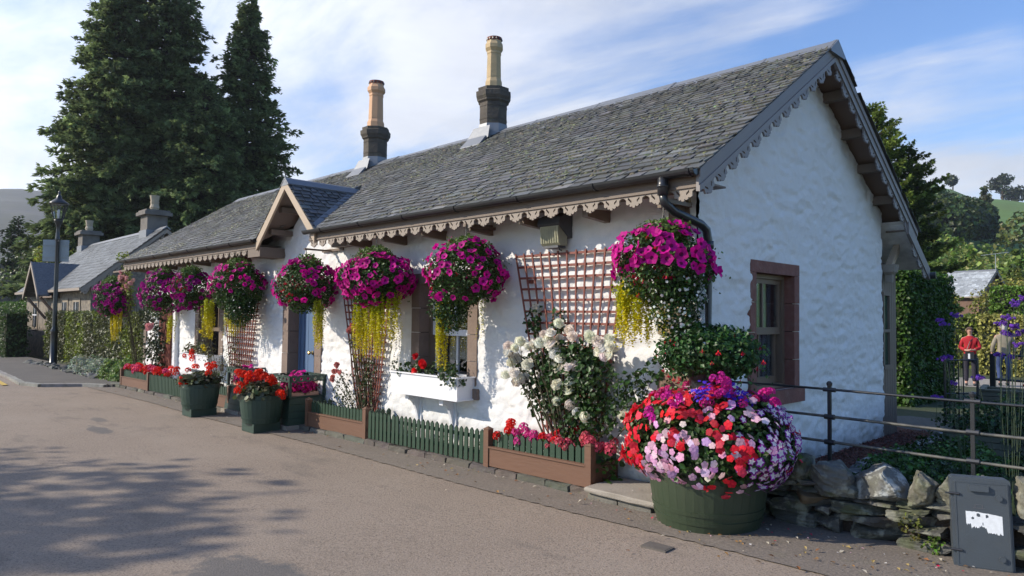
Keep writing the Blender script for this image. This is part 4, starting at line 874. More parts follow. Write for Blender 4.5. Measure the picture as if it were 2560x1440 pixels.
# ------------------------------------------------------------------ window boxes
def window_box(x0, x1, zt, zb, label, plants, plabel):
    t = thing('window_box', label, 'window box', ((x0 + x1) / 2, 0, zb), 0, None); y0 = -.29
    m = (x0 + x1) / 2; L_ = (x1 - x0) / 2; H_ = zt - zb
    g = Geo(); g.box((-L_, y0, 0), (L_, y0 + .02, H_)); g.box((-L_, -.03, 0), (L_, -.01, H_)); g.box((-L_, y0 + .02, 0), (-L_ + .02, -.03, H_)); g.box((L_ - .02, y0 + .02, 0), (L_, -.03, H_)); g.box((-L_ + .02, y0 + .02, 0), (L_ - .02, -.03, .02))
    g.build('box', M_wpaint, t)
    g = Geo()
    for z in (H_ - .001, -.015): g.box((-L_ - .02, y0 - .02, z), (L_ + .02, y0 + .0, z + .018)); g.box((-L_ - .02, y0, z), (-L_ + .012, -.01, z + .018)); g.box((L_ - .012, y0, z), (L_ + .02, -.01, z + .018))
    g.build('moulding', M_wpaint, t)
    g = Geo(); g.box((-L_ + .02, y0 + .02, H_ * .6), (L_ - .02, -.03, H_ - .04)); g.build('soil', M_soil, t)
    for sx in (-L_ * .62, L_ * .42):
        g = Geo(); n = 10; arc = [(-.012 - .17 * math.cos(a) - .02, -.02 - .45 * math.sin(a)) for a in np.linspace(0, pi / 2, n)]
        poly = [(-.012, -.02), (-.20, -.02)] + [(-.20 + .16 * math.sin(a), -.47 + .38 * math.cos(a)) for a in np.linspace(.0, pi / 2, n)] + [(-.035, -.52), (-.012, -.52)]
        g.prism(poly, 0, sx - .02, sx + .02); g.box((sx - .06, -.03, -.62), (sx + .06, -.005, -.02)); g.box((sx - .035, -.215, -.10), (sx + .035, -.185, -.017)); b = g.build('bracket', M_wpaint, t)
        g = Geo(); g.tube([(sx + .02, -.13, -.10), (sx + .026, -.13, -.10)], .022, 14); g.build('bracket_disc', M_wpaint, b)
    g = Geo()
    for px, py, pz, rr in plants['leaf']: P, Nn = shell(int(70 * rr / .12), (px - m, py, pz - zb), (rr, .10, rr * .75), .3, .3, 3); leaves(g, P, Nn, plants.get('ls', .055), plants.get('lc', (.05, .09, .03)), .7, .3)
    g.build('foliage', M_leaf, t)
    g = Geo(); P = arr(plants['fl']) - arr((m, 0, zb)); blooms(g, P, np.tile((.3, -.8, .4), (len(P), 1)), plants['fs'], plants['fc'], plants['tm'], .3); g.build('blossoms', M_petal, t)
window_box(-4.30, -2.96, .925, .68, 'white wooden window box on curved brackets with a single large red flower', dict(leaf=[(-4.05, -.22, .97, .14), (-3.55, -.2, 1.0, .13), (-3.2, -.2, 1.02, .12), (-3.12, -.3, .93, .12), (-3.8, -.2, .98, .1), (-2.99, -.25, .88, .08)], fl=[(-3.68, -.26, 1.07), (-3.64, -.27, 1.05), (-3.86, -.22, 1.14), (-3.8, -.28, .96)], fs=.062, fc=(.75, .02, .03), tm=ROSE), '')
window_box(-11.88, -10.42, .82, .55, 'white wooden window box with small red flowers under the left-hand window', dict(leaf=[(-11.6, -.2, .92, .18), (-11.1, -.2, .92, .2), (-10.8, -.22, .86, .15)], fl=[(-11.15, -.32, .82), (-11.12, -.33, .74), (-11.18, -.31, .88), (-11.6, -.3, .78), (-10.98, -.33, .60)], fs=.06, fc=SCAR, tm=GERANIUM, lc=(.11, .11, .05)), '')

# ------------------------------------------------------------------ picket fences and planters
FY = -.42
def pickets(g, a, b, z0f, z1f, ax=0, y=FY, w=.062, gap=.02):
    n = max(1, int(round((b - a) / (w + gap)))); st = (b - a) / n
    for i in range(n):
        u = a + i * st + gap / 2; v = u + st - gap; mid = (u + v) / 2; z0 = z0f(mid) if ax == 0 else z0f(0); z1 = (z1f(mid) if ax == 0 else z1f(0)) + rng.uniform(-.004, .004)
        tl = rng.normal(0, .0035); poly = [(u, z0), (v, z0), (v + tl, z1 - .03), (mid + tl, z1), (u + tl, z1 - .03)]
        if ax == 0: g.prism(poly, 1, y - .012, y + .004)
        else: g.prism(poly, 0, y - .008, y + .008)
def post(x, y, h, parent, w=.075):
    z = float(H0(x)) + .05; g = Geo(); g.box((x - w / 2, y - w / 2, z), (x + w / 2, y + w / 2, z + h)); V = [(x - w * .6, y - w * .6, z + h), (x + w * .6, y - w * .6, z + h), (x + w * .6, y + w * .6, z + h), (x - w * .6, y + w * .6, z + h), (x, y, z + h + .03)]
    g.add(V, [(0, 1, 4), (1, 2, 4), (2, 3, 4), (3, 0, 4), (3, 2, 1, 0)]); g.build('post', M_board, parent)
def planter(x0, x1, label, left_ret=False, right_ret=False, bh=.19, geran=None, h=.37):
    t = thing('picket_planter', label, 'planter', (0, 0, 0), 0, 'brown and green picket planters along the wall'); zb = lambda x: float(H0(x)) + .075
    post(x0, FY, h + .04, t); post(x1, FY, h + .04, t)
    g = Geo(); V = []
    def skew(g, y0, y1, lo, hi, a=x0 + .03, b=x1 - .03):
        V = [(a, y0, zb(a) + lo), (b, y0, zb(b) + lo), (b, y1, zb(b) + lo), (a, y1, zb(a) + lo), (a, y0, zb(a) + hi), (b, y0, zb(b) + hi), (b, y1, zb(b) + hi), (a, y1, zb(a) + hi)]
        g.add(V, np.array([(0, 3, 2, 1), (4, 5, 6, 7), (0, 1, 5, 4), (1, 2, 6, 5), (2, 3, 7, 6), (3, 0, 4, 7)]))
    skew(g, FY - .025, FY + .0, .0, bh); skew(g, FY - .04, FY + .01, bh, bh + .018)
    for on, x in ((left_ret, x0), (right_ret, x1)):
        if on: g.box((x - .015, FY + .03, zb(x)), (x + .015, -.02, zb(x) + bh)); g.box((x - .03, FY + .03, zb(x) + bh), (x + .03, -.02, zb(x) + bh + .018))
    g.build('board', M_board, t)
    g = Geo(); pickets(g, x0 + .04, x1 - .04, lambda x: zb(x) + bh * .6, lambda x: zb(x) + h, y=FY + .03)
    for on, x in ((left_ret, x0), (right_ret, x1)):
        if on: pickets(g, FY + .05, -.03, lambda q, x=x: zb(x) + bh * .6, lambda q, x=x: zb(x) + h, ax=1, y=x)
    g.build('picket_panel', M_green, t)
    if left_ret:
        pass
    return t
def picket_fence(x0, x1, label, h=.36):
    t = thing('picket_fence', label, 'fence', (0, 0, 0)); zb = lambda x: float(H0(x)) + .085
    g = Geo(); pickets(g, x0, x1, lambda x: zb(x), lambda x: zb(x) + h, w=.058, gap=.030); g.build('picket_panel', M_green, t)
    g = Geo()
    for zz in (.09, .25):
        a, b = x0, x1; V = [(a, FY + .006, zb(a) + zz), (b, FY + .006, zb(b) + zz), (b, FY + .03, zb(b) + zz), (a, FY + .03, zb(a) + zz), (a, FY + .006, zb(a) + zz + .04), (b, FY + .006, zb(b) + zz + .04), (b, FY + .03, zb(b) + zz + .04), (a, FY + .03, zb(a) + zz + .04)]
        g.add(V, np.array([(0, 3, 2, 1), (4, 5, 6, 7), (0, 1, 5, 4), (1, 2, 6, 5), (2, 3, 7, 6), (3, 0, 4, 7)]))
    g.build('rail', M_green, t)
planter(-2.27, -.865, 'brown and green planter full of geraniums next to the big flower tub', right_ret=True)
picket_fence(-4.60, -2.32, 'low green picket fence below the window box with the red flower')
planter(-6.20, -4.655, 'brown and green planter between the square green planter and the long picket fence', left_ret=True, right_ret=True)
planter(-9.95, -9.03, 'short brown board planter partly hidden behind the green half barrels')
picket_fence(-13.32, -10.0, 'low green picket fence at the left, under the white boxed pipe')
planter(-15.35, -13.38, 'farthest brown board planter with green pickets at the cottage end')
def geraniums(label, x0, x1, n, cols, zoff=.30, y0=-.36, y1=-.12, dens=60, ls=.055, size=.048, cat='flowers'):
    t = thing('geraniums', label, cat, (0, 0, 0)); g = Geo(); m = int((x1 - x0) * dens * 6); P = np.stack([rng.uniform(x0, x1, m), rng.uniform(y0, y1, m), np.zeros(m)], 1); P[:, 2] = H0(P[:, 0]) + .10 + rng.uniform(.05, 1, m) * (zoff)
    leaves(g, P, np.tile((0, -.3, 1.), (m, 1)), ls, (.06, .13, .025), .6, .3, ROUND); g.build('foliage', M_leaf, t)
    g = Geo(); 
    for i in range(n):
        x = x0 + (x1 - x0) * (i + rng.uniform(.1, .9)) / n; c = cols[i % len(cols)] if not callable(cols) else cols(x)
        P = arr([(x, rng.uniform(y0 - .04, y1), H0(x) + .10 + zoff + rng.uniform(-.06, .10))]); blooms(g, P, arr([(0.1, -.3, 1.)]), size * rng.uniform(.8, 1.25), c, GERANIUM, .2, .05)
    g.build('blossoms', M_petal, t)
def gc(x): return (.75, .015, .01) if x < -2.0 else ((.72, .05, .28) if x < -1.55 else ((.75, .012, .02) if rng.random() < .45 and x < -1.2 else (.70, .10, .16)))
geraniums('geraniums from scarlet to pink in the planter beside the big tub', -2.22, -.72, 58, gc, .33)
geraniums('red and pink geraniums in the farthest planter', -15.3, -12.7, 46, [(.72, .02, .015), (.72, .02, .015), (.66, .06, .18)], .36, size=.07)
shrub('fern_clump', 'small green plants inside the low picket fence by the wall', 'plants', (-4.2, -.2, .05), [(-4.0, -.22, .2, .18, .08, .1), (-3.3, -.22, .17, .16, .08, .06), (-2.6, -.2, .17, .2, .08, .07)], G_LT, .04, None, 110)

# ------------------------------------------------------------------ tubs
def tub_geo(r0, r1, h, k=40, m=None, hoops=(.22, .78)):
    g = Geo(); n = 14; prof = []
    for i in range(n + 1): t = i / n; prof.append(((r0 + (r1 - r0) * t) * (1 + .035 * math.sin(t * pi)), h * t))
    prof += [(prof[-1][0] - .03, h), (prof[-1][0] - .04, h - .1)]
    g.lathe(prof, (0, 0, 0), k * 2)
    for i in range(k):      # stave grooves read as narrow raised staves
        a = (i + .5) / k * 2 * pi; 
        for j in range(n):
            ra = prof[j][0] + .003; rb = prof[j + 1][0] + .003; da = pi / k * .985
            V = [(ra * math.cos(a - da), ra * math.sin(a - da), prof[j][1]), (ra * math.cos(a + da), ra * math.sin(a + da), prof[j][1]), (rb * math.cos(a + da), rb * math.sin(a + da), prof[j + 1][1]), (rb * math.cos(a - da), rb * math.sin(a - da), prof[j + 1][1])]
            g.add(V, np.array([(0, 1, 2, 3)]))
    return g, prof
def hoop(prof, h, zs, w=.035):
    g = Geo()
    for z in zs:
        def rad(q): 
            for (ra, za), (rb, zb) in zip(prof[:-1], prof[1:]):
                if za <= q <= zb: return ra + (rb - ra) * (q - za) / (zb - za + 1e-9)
            return prof[0][0]
        g.lathe([(rad(z) + .001, z), (rad(z) + .009, z + .001), (rad(z + w) + .009, z + w - .001), (rad(z + w) + .001, z + w)], (0, 0, 0), 80, cap=False)
    return g
# the big tub at the corner
TX, TY, TZ = .33, -.38, .02
t = thing('flower_tub', 'huge green half-barrel at the cottage corner overflowing with red, pink and purple flowers', 'flower tub', (TX, TY, TZ))
g, prof = tub_geo(.40, .47, .52); g.build('barrel', M_tubolive, t, smooth=False); hoop(prof, .5, (.07, .14, .40)).build('hoop', M_tubolive, t)
c0 = arr((0.0, 0, .64)); R0 = (.70, .60, .44)
g = Geo(); P, Nn = shell(9000, c0, (.66, .56, .41), .10, .5, 4, -.62); leaves(g, P, Nn, .048, G_DK, .55, .35); P, Nn = shell(1500, c0, (.69, .59, .44), .1, .93, 4, -.5); leaves(g, P, Nn, .05, G_MD, .5, .25); g.build('foliage', M_leaf, t)
P, Nn = shell(3000, c0, R0, .10, .96, 4, -.66)
keep = [];
for i in range(len(P)):   # do not let flowers pile up
    if all(np.linalg.norm(P[i] - P[j]) > .035 for j in keep): keep.append(i)
P = P[keep]; Nn = Nn[keep]; rt = arr((.70, .717, 0)); e = (P - c0) @ rt / .7; ez = (P[:, 2] - c0[2]) / .44; ph = fbm(P[:, 0] * 5 + 3, P[:, 2] * 5 + P[:, 1] * 4, 2, 9)
front = Nn @ arr((.6, -.8, 0)); cls = np.zeros(len(P), int)       # 0 red 1 pink 2 star 3 magenta top
u_ = rng.uniform(0, 1, len(P)); cls[(e < -.18 + .6 * (ph - .5)) & (ez < .5)] = 1; cls[(e < -.78)] = 0; cls[(e > .12 + .6 * (ph - .5)) & (u_ < .8)] = 2; cls[(ez > .76) & (u_ < .45)] = 3; cls[(e < -.3) & (ez > .1) & (u_ < .25)] = 0; cls[(np.abs(e) < .45) & (u_ < .16)] = 1; cls[(e > .86) & (ez > .2)] = 0
bare = (u_ > .84) | ((ph < .44) & (u_ > .4)); 
for ci, (nm, col, tm, sz) in enumerate((('red_blossoms', (.72, .016, .035), IMPATIENS, .031), ('pink_blossoms', (.80, .45, .62), IMPATIENS, .031), ('purple_star_blossoms', (.30, .012, .34), STAR, .032), ('magenta_blossoms', (.66, .03, .26), GERANIUM, .036))):
    k = (cls == ci) & ~bare; g = Geo(); blooms(g, P[k] + Nn[k] * .015, Nn[k], sz, col, tm, .32, .2, .14)
    if ci == 0:
        k2 = k & (rng.uniform(0, 1, len(P)) < .6); blooms(g, P[k2] + Nn[k2] * .02 + rng.normal(0, .02, (k2.sum(), 3)), Nn[k2], sz, (.78, .05, .09), tm, .4, .15, .12)
    if ci == 3:
        Q = []
        for (a, b) in ((-.30, .40), (-.38, .38), (-.05, .52), (.02, .47), (.08, .50), (.30, .42), (.42, .36), (-.5, .30)): Q.append(arr((.7 * a + .3, .717 * a - .35, .64 + b)))
        Q = arr(Q); blooms(g, np.repeat(Q, 3, 0) + rng.normal(0, .03, (24, 3)), np.tile((0, 0, 1.), (24, 1)), .036, (.68, .02, .32), GERANIUM, .3)
    g.build(nm, M_petal, t)
g = Geo(); Q = arr([(.7 * a + .25, .717 * a - .3, .64 + b) for a, b in ((-.08, .46), (-.14, .44), (.12, .42), (.17, .42), (.2, .38))]); Q = np.repeat(Q, 22, 0) + rng.normal(0, .03, (110, 3)); blooms(g, Q, np.tile((0, -.5, 1.), (110, 1)), .014, (.08, .03, .55), IMPATIENS, .5); g.build('blue_blossoms', M_petal, t)
# fuchsia standing in the middle of it
t = thing('potted_fuchsia', 'dark pot with a round leafy fuchsia raised above the big flower tub', 'potted plant', (TX - .02, TY + .06, 1.02))
g = Geo(); g.lathe([(.15, -.45), (.16, .12), (.20, .22), (.21, .24), (.19, .24), (.18, .2)], (0, 0, 0), 24); g.build('pot', M_black, t)
g = Geo(); P, Nn = shell(4200, (0, 0, .37), (.42, .40, .22), .22, .5, 14); leaves(g, P, Nn, .042, (.03, .085, .02), .6, .35)
for k in range(46):
    d = unit(rng.normal(0, 1, 3) + arr((0, 0, .25))); p0 = arr((0, 0, .37)) + d * arr((.38, .36, .2)); m = 8; tt = np.linspace(0, 1, m)[:, None]; L_ = rng.uniform(.06, .17); PP = p0 + d * tt * L_ + arr((0, 0, -.9)) * (tt ** 2) * L_; leaves(g, PP, np.tile(d, (m, 1)) + arr((0, 0, .5)), .036, (.05, .12, .03), .6, .25)
g.build('foliage', M_leaf, t)
g = Geo(); P, Nn = shell(44, (0, 0, .33), (.46, .44, .22), .2, .92, 14); fuchsia(g, P, .034); g.build('fuchsia_blossoms', M_petal, t)
def half_barrel(x, y, label, r0, r1, h, bx, seed):
    z = float(H0(x)) + .004; t = thing('half_barrel', label, 'half barrel', (x, y, z), 0, 'green half barrels of red geraniums')
    g = Geo(); g.box((-bx, -bx, 0), (bx, bx, .13)); g.build('plinth', M_tubgreen, t)
    g, prof = tub_geo(r0, r1, h, 28); pr = g.build('barrel', M_tubgreen, t, loc=(0, 0, 0)); pr.location = (0, 0, .131)
    g = hoop(prof, h, (h * .14, h * .78), .03); q = g.build('hoop', M_tubgreen, t); q.location = (0, 0, .131)
    g = Geo(); zt = .13 + h; P, Nn = shell(520, (0, 0, zt + .02), (r1 * 1.02, r1 * 1.02, .17), .3, .3, seed, -.2); leaves(g, P, Nn + arr((0, 0, .6)), .075, (.09, .10, .05), .6, .35, ROUND); g.build('foliage', M_leaf, t)
    return t, zt
def red_heads(t, pts, zt, s=.058, col=SCAR):
    g = Geo(); P = []
    for (u, w, z, n) in pts:
        for i in range(n): P.append(arr((.70 * u + .55 * w, .717 * u - .83 * w, zt + z)) + rng.normal(0, .03, 3))
    blooms(g, arr(P), np.tile((.2, -.4, 1.), (len(P), 1)), s, col, GERANIUM, .3, .08); g.build('blossoms', M_petal, t)
t, zt = half_barrel(-6.66, -.93, 'green half barrel of scarlet geraniums in the road before the blue door', .255, .305, .40, .20, 21)
red_heads(t, [(-.22, .1, .26, 4), (-.1, .15, .27, 5), (.02, .1, .30, 6), (.1, .15, .25, 5), (.22, .1, .22, 4), (-.22, .2, .10, 4), (.38, .15, .03, 5), (-.33, .1, .3, 2)], zt)
t, zt = half_barrel(-9.02, -.94, 'green half barrel with a few scarlet geraniums left of the barrel before the door', .265, .315, .41, .21, 23)
red_heads(t, [(-.22, .1, .10, 4), (-.13, .2, .02, 4), (-.36, .1, .19, 2), (.20, .1, .26, 3), (.28, .1, .28, 3), (-.1, .1, .2, 1), (0, .1, .3, 1)], zt)
# square planters flanking the door
def square_planter(x0, y0, w, label, seed):
    z = float(H0(x0)) + .0; t = thing('square_planter', label, 'planter', (x0 + w / 2, y0 + w / 2, z), 0, 'square green planters either side of the door')
    h = .49; a = w / 2; b = a + .05
    g = Geo(); g.box((-b - .04, -b - .04, 0), (b + .04, b + .04, .075)); g.build('stone_base', M_concrete, t)
    g = Geo(); z0 = .075
    for k in range(4):
        za, zb_ = z0 + k * .1, z0 + (k + 1) * .1 - .004; ra = b - (b - a) * k / 4; rb = b - (b - a) * (k + 1) / 4
        g.lathe([(ra * 1.4142, za), (rb * 1.4142, zb_)], (0, 0, 0), 4, sq=1)
    g.lathe([(a * 1.5, .475), (a * 1.52, h), (a * 1.3, h)], (0, 0, 0), 4, sq=1); g.build('box', M_tubgreen, t)
    g = Geo()
    for sx in (-1, 1):
        for sy in (-1, 1): g.box((sx * a - .02, sy * a - .02, h), (sx * a + .02, sy * a + .02, h + .30))
    g.build('frame_post', M_tubgreen, t)
    g = Geo(); zt0, zt1 = h + .215, h + .305
    for ax in (0, 1):
        for sd in (-1, 1):
            hr = .026; nh = 5; step = (2 * a) / nh; d0 = sd * (a + .02); th = .014
            L0 = -a - .03; 
            # a board with round holes: ring faces round each hole
            for k in range(nh):
                cx = -a + step * (k + .5); n = 12; sq_ = []; 
                for q in range(n):
                    an = q / n * 2 * pi; ca, sa = math.cos(an), math.sin(an); s_ = 1 / max(abs(ca) / (step / 2), abs(sa) / ((zt1 - zt0) / 2)); sq_.append((cx + ca * s_, (zt0 + zt1) / 2 + sa * s_, cx + ca * hr, (zt0 + zt1) / 2 + sa * hr))
                for q in range(n):
                    o1 = sq_[q]; o2 = sq_[(q + 1) % n]
                    for dd in (d0 - th / 2, d0 + th / 2):
                        V = [(o1[0], o1[1]), (o2[0], o2[1]), (o2[2], o2[3]), (o1[2], o1[3])]
                        g.add([((u, dd, v) if ax == 0 else (dd, u, v)) for u, v in V], np.array([(0, 1, 2, 3)]))
                    V = [(o1[2], d0 - th / 2, o1[3]), (o2[2], d0 - th / 2, o2[3]), (o2[2], d0 + th / 2, o2[3]), (o1[2], d0 + th / 2, o1[3])]
                    g.add([(v if ax == 0 else (v[1], v[0], v[2])) for v in V], np.array([(0, 1, 2, 3)]))
            for e in ((-a - .03, -a), (a, a + .03)):
                if ax == 0: g.box((e[0], d0 - th / 2, zt0), (e[1], d0 + th / 2, zt1))
            lo = (-a - .03, d0 - th, zt1) if ax == 0 else (d0 - th, -a + .01, zt1); hi = (a + .03, d0 + th, zt1 + .008) if ax == 0 else (d0 + th, a - .01, zt1 + .008); g.box(lo, hi)
    g.build('pierced_rail', M_tubgreen, t)
    g = Geo(); g.box((-a * .8, -a * .8, h + .001), (a * .8, a * .8, h + .05)); g.build('tray', mat('pink_clay', (.5, .28, .2), .8), t)
    g = Geo(); P, Nn = shell(500, (0, 0, h + .10), (a * .95, a * .95, .13), .25, .3, seed); leaves(g, P, Nn, .045, G_MD, .7); g.build('foliage', M_leaf, t)
    g = Geo(); P, Nn = shell(210, (0, 0, h + .12), (a * 1.0, a * 1.0, .15), .25, .85, seed, -.5); blooms(g, P, Nn, .032, (.42, .006, .15), IMPATIENS, .5); P = rng.normal(0, .04, (22, 3)) + arr((-.06, -.05, h + .30)); P[11:, 0] += .18; blooms(g, P, np.tile((0, -.5, 1.), (22, 1)), .03, MAG, IMPATIENS, .5)
    g.build('blossoms', M_petal, t)
square_planter(-7.0, -.60, .56, 'square green planter of magenta flowers on the near side of the blue door', 31)
square_planter(-9.1, -.42, .54, 'square green planter on the far side of the blue door, behind the half barrel', 33)
# concrete step at the corner
g = Geo(); rough_box(g, (-.80, -.60, .085), (.02, -.02, .135), (1, 1, 1), .003, 8); tag(g.build('stone_step', M_concrete), 'flat stone slab step between the planter and the big tub', 'step')
g = Geo()
for (a, b) in ((-.78, -.45), (-.44, -.1)): rough_box(g, (a, -.56, -.02), (b, -.2, .084), (.16, .15, .13), .01, 3)
tag(g.build('kerb', M_kerb), kind='structure')
# lamp on the wall
t = thing('wall_light', 'grey bulkhead light with ribbed glass under the eave above the wide trellis', 'lamp', (-1.62, 0, 2.50))
g = Geo(); g.prism([(-.005, -.02), (-.005, .24), (-.06, .25), (-.20, .19), (-.215, .12), (-.19, .10), (-.04, -.02)], 0, -.155, .155); g.build('housing', mat('dark_grey_plastic', (.07, .075, .085), .5, n_scale=9, n_amt=.3), t)
g = Geo(); g.prism([(-.06, -.10), (-.06, .10), (-.20, .10), (-.185, -.075), (-.16, -.10)], 0, -.13, .13)
for i in range(8): x = -.115 + i * .033; g.prism([(-.19, -.075), (-.205, .09), (-.207, .09), (-.193, -.078)], 0, x, x + .012)
g.build('lens', mat('yellowed_lens', (.36, .35, .23), .3, n_scale=4, n_amt=.6, dark=(.16, .16, .13), spec=.6), t)
g = Geo(); g.box((-.10, -.17, -.125), (.10, -.05, -.10)); g.tube([(.06, -.1, -.12), (.06, -.1, -.14), (.09, -.1, -.15)], .008, 6); g.build('lamp_base', MATS['dark_grey_plastic'], t)

# ------------------------------------------------------------------ dry stone wall with cap boulders
def stone(g, c, r, seed, col, R=None, rough=.10, n=9, box=.55):
    """a rounded irregular block: cube sphere pushed about by noise"""
    r_ = np.random.default_rng(seed); t = np.linspace(-1, 1, n + 1); cuts = [(unit(r_.normal(0, 1, 3)), r_.uniform(.62, .85)) for _ in range(7)]
    for ax in range(3):
        for sd in (-1, 1):
            o = [a for a in range(3) if a != ax]; U, V_ = np.meshgrid(t, t, indexing='ij'); P = np.zeros((n + 1, n + 1, 3)); P[..., o[0]] = U; P[..., o[1]] = V_; P[..., ax] = sd
            S_ = P / np.linalg.norm(P, axis=-1, keepdims=True); P = P * box + S_ * (1 - box) * 1.15
            for cn, cd_ in cuts: q = P @ cn; P = P - np.maximum(q - cd_, 0)[..., None] * cn * .9
            k = S_ * 2.1 + seed; d = (fbm(k[..., 0] + k[..., 2] * 1.7, k[..., 1] - k[..., 2] * 1.3, 5, seed % 50, .62) - .5) * 2; P = P * (1 + rough * d[..., None] * 1.6)
            P = P * arr(r); 
            if R is not None: P = P @ arr(R).T
            P = P + arr(c); i, jj = np.meshgrid(np.arange(n), np.arange(n), indexing='ij'); a = (i * (n + 1) + jj).ravel(); F = np.stack([a, a + n + 1, a + n + 2, a + 1], 1)
            if (sd < 0) ^ (ax == 1): F = F[:, ::-1]
            g.add(P.reshape(-1, 3), F, col)
def rotz(a, b=0): return (Matrix.Rotation(a, 3, 'Z') @ Matrix.Rotation(b, 3, 'Y'))
M_wallstone = mat('wall_stone', attr=True, rough=.9, n_scale=5, n_amt=.6, dark=(.05, .052, .042), n2=[(9, .7, (.24, .24, .19), 8, .5, .60), (5, .5, (.07, .085, .025), 6, .5, .62)], bump=.02, bump_scale=14)
M_lichen = mat('lichened_boulder', attr=True, rough=.9, n_scale=5, n_amt=.5, dark=(.06, .06, .05), n2=[(5.5, .9, (.48, .50, .48), 9, .50, .58), (11, .4, (.10, .10, .06), 6, .5, .66)], bump=.022, bump_scale=12)
wt = thing('dry_stone_wall', 'low dry stone wall of slate slabs topped with rough boulders, right of the big tub', 'stone wall', (0, 0, 0))
g = Geo(); sd_ = 100; zz = .0
for row, (h, w0) in enumerate(((.11, .32), (.075, .22), (.075, .27), (.06, .20), (.065, .2))):
    x = .42 - rng.uniform(0, .2)
    while x < 4.6:
        w = w0 * rng.uniform(.6, 1.5); hh = h * rng.uniform(.8, 1.15); gs = rng.uniform(.05, .11); c = arr((gs, gs * rng.uniform(.92, 1.02), gs * rng.uniform(.78, .95)))
        z0 = .03 + zz + .02 * fbm(np.array(x * 2.), np.array(row * 1.), 2, 3)
        if 1.97 < x + w / 2 < 2.30: x += w * .96; continue
        stone(g, (x + w / 2, .165 + rng.uniform(-.012, .012), z0 + hh / 2), (w / 2 * 1.06, .17, hh * .60), sd_, c, rotz(rng.normal(0, .03), rng.normal(0, .03)), .06, 8, .86); sd_ += 1; x += w * .96
    zz += h * .93
g.build('slate_courses', M_wallstone, wt, smooth=False)
g = Geo(); g.box((.45, .12, -.03), (4.5, .30, .34)); g.build('wall_core', M_soil, wt)
BL = [((.68, .14, .40), (.13, .16, .15), 3, (.06, .06, .055), .2, 0), ((.90, .12, .44), (.10, .14, .13), 4, (.07, .07, .06), -.1, 0), ((1.115, .12, .435), (.175, .18, .125), 5, (.12, .12, .11), .1, 0), ((1.50, .12, .455), (.195, .19, .145), 6, (.13, .13, .12), -.15, 1), ((1.775, .10, .455), (.095, .14, .13), 7, (.14, .13, .10), .0, 0), ((1.93, .12, .46), (.085, .13, .10), 8, (.15, .145, .11), .1, 0), ((2.12, .2, .47), (.12, .14, .12), 12, (.16, .16, .14), .2, 0), ((2.42, .14, .50), (.12, .15, .15), 9, (.17, .16, .12), .3, 0), ((2.66, .14, .48), (.13, .15, .14), 10, (.15, .15, .13), .0, 1), ((2.95, .14, .47), (.16, .15, .13), 11, (.15, .15, .13), .2, 0), ((3.28, .14, .46), (.15, .15, .13), 13, (.12, .12, .10), .2, 0), ((3.6, .14, .47), (.16, .16, .14), 14, (.13, .13, .11), .1, 1), ((3.95, .14, .45), (.17, .15, .12), 15, (.12, .12, .10), .3, 0), ((4.3, .14, .46), (.16, .15, .13), 16, (.13, .12, .10), .2, 0)]
for c, r, sd, col, rz_, li in BL:
    g = Geo(); stone(g, c, r, sd * 7 + 200, col, rotz(rz_), .12, 26, .5); g.build('boulder', M_lichen if li else M_wallstone, wt, smooth=True)
g = Geo(); stone(g, (.98, .05, .275), (.14, .12, .045), 77, (.17, .115, .06), rotz(.05, .12), .06, 10, .6); g.build('boulder', mat('tan_stone', (.13, .09, .05), .9, n_scale=8, n_amt=.4, bump=.01, bump_scale=15), wt, smooth=True)
for i, (x, z, r_, lab, lc) in enumerate(((1.72, .22, .09, 'small yellow-green weed growing from the face of the stone wall', (.11, .12, .02)), (1.86, .12, .06, 'tuft of grass at the foot of the stone wall beside the grey cabinet', (.08, .14, .02)))):
    t = thing('weed', lab, 'weed', (0, 0, 0)); g = Geo(); P, Nn = shell(60, (x, -.02, z), (r_, .03, r_ * 1.2), .3, .2, i); leaves(g, P, Nn, .028, lc, .7, .4); g.build('foliage', M_leaf, t)
# grey meter cabinet leaning by the wall
t = thing('meter_cabinet', 'dark grey plastic meter cabinet with a torn white sticker, leaning by the stone wall', 'cabinet', (2.165, -.075, .03), 0, None, rot=(math.radians(-6), math.radians(-1.5), math.radians(18)))
M_cab = mat('grey_cabinet_plastic', (.055, .068, .082), .45, n_scale=5, n_amt=.4, dark=(.045, .05, .055), n2=[(3, .2, (.09, .095, .09), 5, .5, .7)], bump=.001, bump_scale=60)
def rbox(g, x0, x1, z0, z1, y0, y1, r=.02, k=5):
    pts = []
    for cx, cz, a0 in ((x1 - r, z1 - r, 0), (x0 + r, z1 - r, pi / 2), (x0 + r, z0 + r, pi), (x1 - r, z0 + r, 1.5 * pi)):
        for q in range(k): a = a0 + q / (k - 1) * pi / 2; pts.append((cx + r * math.cos(a), cz + r * math.sin(a)))
    g.prism(pts, 1, y0, y1)
CW, CH = .168, .60
g = Geo(); rbox(g, -CW, CW, 0, CH, -.02, .17, .022); g.build('case', M_cab, t)
g = Geo(); rbox(g, -CW + .018, CW - .012, .025, CH - .022, -.034, -.021, .015); 
for a, b, c_, d in ((-CW + .024, CW - .018, CH - .034, CH - .028), (-CW + .024, CW - .018, .031, .037), (-CW + .024, -CW + .030, .037, CH - .034), (CW - .024, CW - .018, .037, CH - .034)): g.box((a, -.037, c_), (b, -.034, d))
dd = g.build('door', M_cab, t)
g = Geo(); rbox(g, -.065, .045, CH - .085, CH - .045, -.058, -.034, .006); g.build('handle', M_cab, dd)
for x, z in ((.10, CH - .12), (.10, .10)): g = Geo(); g.tube([(x, -.034, z), (x, -.052, z)], .018, 16); g.build('lock', M_cab, dd)
